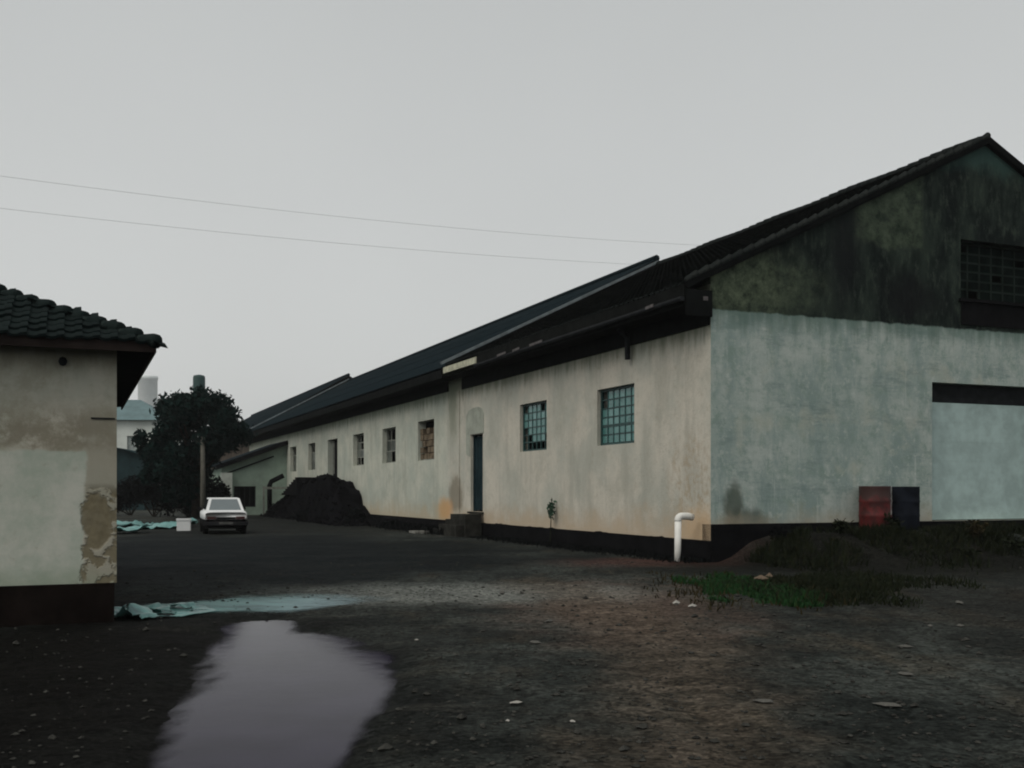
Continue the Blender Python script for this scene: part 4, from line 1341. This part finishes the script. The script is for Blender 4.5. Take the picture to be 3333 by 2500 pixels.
tag(wr, 'slender green plant growing against the cream side wall', 'plant')
MB().tube([(0, 0, 0), (.03, .02, .6), (.05, 0, 1.45)], [.02, .016, .006], 6).build('stem', M_LEAF_DULL, wr)
leaves([(.04, 0, 1.2), (.04, 0, 1.0)], [.14, .15], 190, .06, leaf_mat('bright_plant_leaves', (.045, .085, .06), (.06, .10, .07), (.07, .11, .075)), 'foliage', wr, 1.5, .1)

# grass as ground cover
def grass(name, pts, h, mat, label, wid=.014):
    n = len(pts)
    z = ground_z(pts[:, 0], pts[:, 1])
    base = np.stack([pts[:, 0], pts[:, 1], z - .01], 1)
    a = RNG.uniform(0, 6.283, n)
    side = np.stack([np.cos(a), np.sin(a), np.zeros(n)], 1) * wid
    tip = base + np.stack([RNG.normal(0, .5, n) * h, RNG.normal(0, .5, n) * h, h * RNG.uniform(.35, 1.3, n) * (.6 + 1.6 * np.clip(fbm(pts[:, 0] * .9, pts[:, 1] * .9, 3) + .35, 0, 1))], 1)
    mid = (base * .45 + tip * .55) + np.array([0, 0, h * .12])
    v = np.stack([base - side, base + side, mid + side * .7, mid - side * .7, tip], 1).reshape(-1, 3)
    fs = []
    for i in range(n):
        o = i * 5
        fs += [(o, o + 1, o + 2, o + 3), (o + 3, o + 2, o + 4)]
    m = bpy.data.meshes.new(name)
    m.from_pydata(v.tolist(), [], fs)
    m.materials.append(mat)
    o = bpy.data.objects.new(name, m)
    COL.objects.link(o)
    tag(o, label, 'grass', kind='stuff')
def scatter(cx, cy, rx, ry, n, jag=.5, thr=1.0):
    p = RNG.uniform(-1.3, 1.3, (n * 3, 2)) * [rx, ry] + [cx, cy]
    d = np.hypot((p[:, 0] - cx) / rx, (p[:, 1] - cy) / ry) + jag * 2 * fbm(p[:, 0] * 1.4, p[:, 1] * .8, 3)
    keep = RNG.random(len(p)) < np.clip((thr + .25 - d) / .5, 0, 1)
    return p[keep][:n]
grass('grass', scatter(3.85, 17.6, .72, 2.2, 7000, .8), .075, M_LEAF_GREEN, 'bright green grass patch in front of the warehouse corner')
grass('grass', scatter(3.7, 17.4, 1.15, 2.8, 800, .9), .085, M_LEAF_DRY, 'sparse dry blades mixed through and around the green patch')
p2 = np.concatenate([scatter(4.9, 17.2, 1.2, 2.0, 4000), scatter(6.0, 18.6, 1.6, 1.5, 3000)])
grass('grass', p2, .09, M_LEAF_DULL, 'thin dull grass spreading right of the bright green patch')
ss, tt = RNG.uniform(.3, 12, 22000), -np.abs(RNG.normal(0, 1.25, 22000)) - .15
xx, yy = OX + ss * UX - tt * UY, OY + ss * UY + tt * UX
m_ = (fbm(xx * .8, yy * .8, 3) > -.02) & (tt < -.75 - .3 * RNG.random(len(tt)))
grass('grass', np.stack([xx, yy], 1)[m_], .17, M_LEAF_DULL, 'dark matted grass covering the bank below the gable')
ss, tt = -np.abs(RNG.normal(0, .45, 9000)) - .05, RNG.uniform(16, 36, 9000)
xx, yy = OX + ss * UX - tt * UY, OY + ss * UY + tt * UX
keep_ = tt < 25.5
xx, yy = xx[keep_], yy[keep_]
grass('grass', np.stack([xx, yy], 1), .22, M_LEAF_BLACK, 'dark weedy grass along the foot of the long warehouse wall')
ss, tt = -np.abs(RNG.normal(0, .35, 4500)) - .05, RNG.uniform(-.2, 14, 4500)
xx, yy = OX + ss * UX - tt * UY, OY + ss * UY + tt * UX
grass('grass', np.stack([xx, yy], 1), .10, M_LEAF_BLACK, 'blackish grass along the tarred plinth of the near warehouse')

# ------------------------------------------------------------------ stones
def stone_mesh(seed, name, mat):
    r = random.Random(seed)
    b = MB()
    vs = []
    for (x, y, z) in [(1, 0, 0), (-1, 0, 0), (0, 1, 0), (0, -1, 0), (0, 0, 1), (0, 0, -1), (.7, .7, .3), (-.7, .7, .2), (-.7, -.7, .3), (.7, -.7, .2), (.5, .1, .8), (-.4, -.3, .8)]:
        q = Vector((x, y, z)).normalized() * r.uniform(.75, 1.1)
        vs.append((q.x, q.y * .8, q.z * .55))
    import bmesh
    bm = bmesh.new()
    for v in vs:
        bm.verts.new(v)
    bmesh.ops.convex_hull(bm, input=bm.verts)
    me_ = bpy.data.meshes.new(name)
    bm.to_mesh(me_); bm.free()
    me_.materials.append(mat)
    return me_
M_STONE = simple('pale_stone', (.10, .098, .088), .9, .15, .3, 6, .4)
M_STONE_W = simple('whitish_stone', (.34, .33, .30), .9, .15, .2, 6, .3)
M_STONE_T = simple('tan_stone', (.14, .105, .075), .9, .15, .3, 6, .4)
sm = [stone_mesh(i, 'stone', M_STONE) for i in range(4)]
smw = stone_mesh(11, 'stone', M_STONE_W)
smt = stone_mesh(15, 'stone', M_STONE_T)
def stone(x, y, sx, sy, sz, me_, label, group='loose stones in the yard'):
    o = bpy.data.objects.new('stone', me_)
    COL.objects.link(o)
    o.location = (x, y, float(ground_z(x, y)) + sz * .25)
    o.scale = (sx * .72, sy * .72, sz * .8)
    o.rotation_euler = (0, 0, random.uniform(0, 6))
    tag(o, label, 'stone', group)
for x, y, a, b_, c_, me_, lab in [
    (2.36, 15.03, .10, .09, .12, smw, 'whitish stone left of its twin below the green grass'),
    (2.55, 14.79, .12, .09, .10, smw, 'whitish stone nearest the green grass patch'),
    (4.52, 19.0, .22, .20, .16, smt, 'tan stone standing in the grass below the gable'),
    (4.75, 19.3, .12, .12, .18, smt, 'small tan stone beside the larger tan one'),
    (.03, 8.02, .085, .06, .035, smw, 'flat whitish stone in the centre foreground'),
    (-.03, 7.45, .035, .03, .03, smw, 'tiny whitish stone left of the centre foreground'),
    (.43, 7.45, .045, .03, .03, smw, 'small whitish stone right of the centre foreground'),
    (2.87, 8.02, .16, .11, .05, sm[0], 'large flat grey stone at lower right'),
    (1.95, 8.10, .13, .09, .05, sm[1], 'flat grey stone left of the large flat one'),
    (.46, 13.0, .10, .07, .06, sm[2], 'grey stone on the reddish patch of earth'),
    (-.15, 16.5, .13, .09, .10, sm[3], 'grey stone on the pale earth right of the long puddle'),
    (.25, 11.2, .10, .07, .06, sm[0], 'grey stone nearest the reddish patch front edge'),
    (5.4, 12.6, .12, .09, .06, sm[1], 'grey stone at the right of the yard'),
    (4.1, 10.9, .12, .09, .05, sm[2], 'grey stone in the middle of the right foreground'),
    (6.5, 15.2, .16, .10, .07, sm[3], 'grey stone below the bank at far right'),
    (3.5, 9.3, .11, .08, .05, sm[0], 'grey stone behind the large flat one'),
    (-1.05, 11.5, .04, .03, .03, smw, 'tiny whitish stone right of the broad puddle'),
    (5.0, 12.5, .09, .07, .05, sm[2], 'smaller grey stone beside the one at the right of the yard')]:
    stone(x, y, a, b_, c_, me_, lab)
# gravel and debris: nobody could count it
src = [np.array([v.co for v in m.vertices]) for m in sm]
srf = [[tuple(p.vertices) for p in m.polygons] for m in sm]
av, af, o = [], [], 0
n = 5200
yy = 5.0 * (24 / 5.0) ** RNG.random(n)
xx = RNG.uniform(-.56, .60, n) * yy
keep = (xx > -.30 * yy - .2) | (RNG.random(n) < .35)
for x, y in zip(xx[keep], yy[keep]):
    if float(pool_field(np.array(x), np.array(y), POOL_NEAR)) < 1.1:
        continue
    k = random.randrange(4)
    s = random.lognormvariate(-4.1, .45)
    a = random.uniform(0, 6.28)
    ca, sa = math.cos(a) * s, math.sin(a) * s
    v = src[k]
    av.append(np.stack([v[:, 0] * ca - v[:, 1] * sa + x, v[:, 0] * sa + v[:, 1] * ca + y, v[:, 2] * s + float(ground_z(x, y)) + s * .15], 1))
    af += [tuple(i + o for i in f) for f in srf[k]]
    o += len(v)
mm = bpy.data.meshes.new('gravel')
mm.from_pydata(np.concatenate(av).tolist(), [], af)
mm.materials.append(simple('dark_gravel', (.042, .042, .038), .9, .15, .5, 9))
go = bpy.data.objects.new('gravel', mm)
COL.objects.link(go)
tag(go, 'dark loose gravel strewn over the yard', 'gravel', kind='stuff')

# ------------------------------------------------------------------ background: sheds, tank, tower
far = empty('house', (-58.0, 132, 0), R(4))
tag(far, 'white walled house with blue grey roof beyond the tree', 'house')
M_FARW = simple('distant_white_wall', (.62, .66, .62), .9, .1, .12, .6)
M_FARR = simple('hazed_blue_grey_roof', (.13, .20, .21), .7, .2, .25, .8)  # blue grey roof with the haze of distance put into the colour
MB().slab(rect(-4, 14, 0, 10.6), [rect(9.2, 10.6, 6.6, 8.6), rect(5.6, 7.0, 6.6, 8.6)], fr_gab, .4).build('wall', M_FARW, far)
MB().box(-4, 14, .41, 10, 0, 10.5).build('wall', M_FARW, far)
for a in (5.6, 9.2):
    MB().box(a, a + 1.4, .25, .30, 6.6, 8.6).build('window', simple('distant_grey_pane', (.30, .34, .33), .3, .4), far)
b = MB()
b.add([(-4.6, -.7, 10.6), (14.6, -.7, 10.6), (14.6, 10.7, 10.6), (-4.6, 10.7, 10.6), (0, 5, 13.6), (9.5, 5, 13.6)], [(0, 1, 5, 4), (1, 2, 5), (2, 3, 4, 5), (3, 0, 4), (3, 2, 1, 0)])
b.build('roof', M_FARR, far)
shed = empty('shed', (-32.8, 88, 0), R(8))
tag(shed, 'low dark teal shed with curved roof beside the left building', 'shed')
M_TEALSHED = simple('dark_teal_sheet', (.022, .042, .046), .7, .3, .3, 1)
MB().slab([(-3.6, 0), (1.8, 0), (1.8, 4.32)] + [(-3.9 + 6.0 * k / 12, 4.22 + 1.0 * math.sin(math.pi * k / 12) ** .8) for k in range(11, 0, -1)] + [(-3.6, 4.32)], [], fr_gab, 5).build('wall', M_TEALSHED, shed)
b = MB()
for i in range(13):
    a = i / 12
    x = -3.9 + 6.0 * a
    z = 4.3 + 1.0 * math.sin(math.pi * a) ** .8
    b.v += [(x, -.35, z), (x, 5.3, z), (x, -.35, z - .1), (x, 5.3, z - .1)]
for i in range(12):
    o = i * 4
    b.f += [(o, o + 4, o + 5, o + 1), (o + 2, o + 3, o + 7, o + 6), (o, o + 2, o + 6, o + 4), (o + 1, o + 5, o + 7, o + 3)]
    b.mi += [0] * 4
b.build('roof', M_TEALSHED, shed)
MB().box(-2.6, -1.2, -.05, -.004, 0, 2.4).build('door', M_DARKMETAL, shed)

tk = empty('water_tower', (-35.9, 120, 0))
tag(tk, 'dark green water tank on a stand rising behind the tree', 'water tank')
M_TANK = simple('dark_green_tank', (.020, .055, .052), .6, .3, .2, 2)
MB().lathe([(0, 12.6), (.66, 12.6), (.68, 12.8), (.68, 14.6), (.60, 14.85), (.2, 14.95), (0, 14.95)], 20).build('tank', M_TANK, tk, True)
for sx in (-1, 1):
    for sy in (-1, 1):
        MB().bar((sx * .8, sy * .8, 0), (sx * .52, sy * .52, 12.58), .12, .12).build('leg', M_FARR if sx > 0 else M_WHITE, tk)
for z in (4, 8, 11.8):
    k = .8 - .28 * z / 12.6
    for sy in (-1, 1):
        MB().bar((-k, sy * k, z), (k, sy * k, z), .07, .07).build('brace', M_FARR, tk)
MB().box(-.75, .75, -.75, .75, 12.50, 12.595).build('platform', M_FARR, tk)

tw = empty('silo_tower', (-278.6, 800, 0))
tag(tw, 'faint pale tower behind the house roof, mist put into its colour', 'tower')
M_TOWER = simple('pale_tower_painted_mist', (.78, .82, .82), .9, .1, .06, .3)  # fading in the mist is put into this near-sky colour
MB().lathe([(k_ * 1.786, z_ * 1.76) for k_, z_ in [(4.2, 0), (4.1, 20), (4.0, 49.0), (4.3, 49.2), (4.3, 50.6), (3.8, 50.8), (0, 51.4)]], 28).build('shaft', M_TOWER, tw, True)
for z in (28, 58):
    MB().lathe([(7.28, z), (7.55, z + .05), (7.55, z + .8), (7.25, z + .85)], 28).build('band', M_TOWER, tw, True)

# ------------------------------------------------------------------ overhead cables on two poles
M_CABLE = simple('grey_cable', (.46, .47, .47), .6, .3, .1)
PA = Vector((-24.5, 38.0, 0)); PB = Vector((14.5, 63.0, 0))
for P, h, lab, hid in ((PA, 14.2, 'tall cable pole outside the left edge', 0), (PB, 16.6, 'tall cable pole hidden behind the near warehouse', 1)):
    po = empty('utility_pole', P, R(30))
    tag(po, lab, 'pole', 'poles carrying the overhead cables')
    MB().tube([(0, 0, -.2), (0, 0, h)], [.17, .11], 10).build('shaft', M_BARK, po, True)
    MB().bar((-.5, 0, h - .35), (.5, 0, h - .35), .09, .11).build('crossarm', M_BARK, po)
    MB().bar((-.5, 0, h - 1.7), (.5, 0, h - 1.7), .09, .11).build('crossarm', M_BARK, po)
def cable(za, zb, sag, lab):
    pts = []
    for i in range(33):
        t_ = i / 32
        p = PA.lerp(PB, t_)
        pts.append((p.x, p.y, za + (zb - za) * t_ - sag * 4 * t_ * (1 - t_)))
    o = MB().tube(pts, .0075, 5).build('overhead_cable', M_CABLE)
    tag(o, lab, 'cable', 'overhead cables')
cable(13.9, 16.3, .55, 'upper of the two thin cables crossing the sky')
cable(12.62, 15.0, .5, 'lower of the two thin cables crossing the sky')

# ------------------------------------------------------------------ mist
hz = MB().box(-2300, 2300, -2300, 2300, -2.5, 96).build('haze', None)
hm = bpy.data.materials.new('mist')
hm.use_nodes = True
hm.node_tree.nodes.clear()
ho = hm.node_tree.nodes.new('ShaderNodeOutputMaterial')
hv = hm.node_tree.nodes.new('ShaderNodeVolumePrincipled')
hv.inputs['Color'].default_value = (.93, .96, .96, 1)
hv.inputs['Density'].default_value = .0003
hv.inputs['Anisotropy'].default_value = .2
hm.node_tree.links.new(hv.outputs[0], ho.inputs['Volume'])
hz.data.materials.clear()
hz.data.materials.append(hm)
tag(hz, 'thin pale mist over the yard and the distance', kind='stuff')
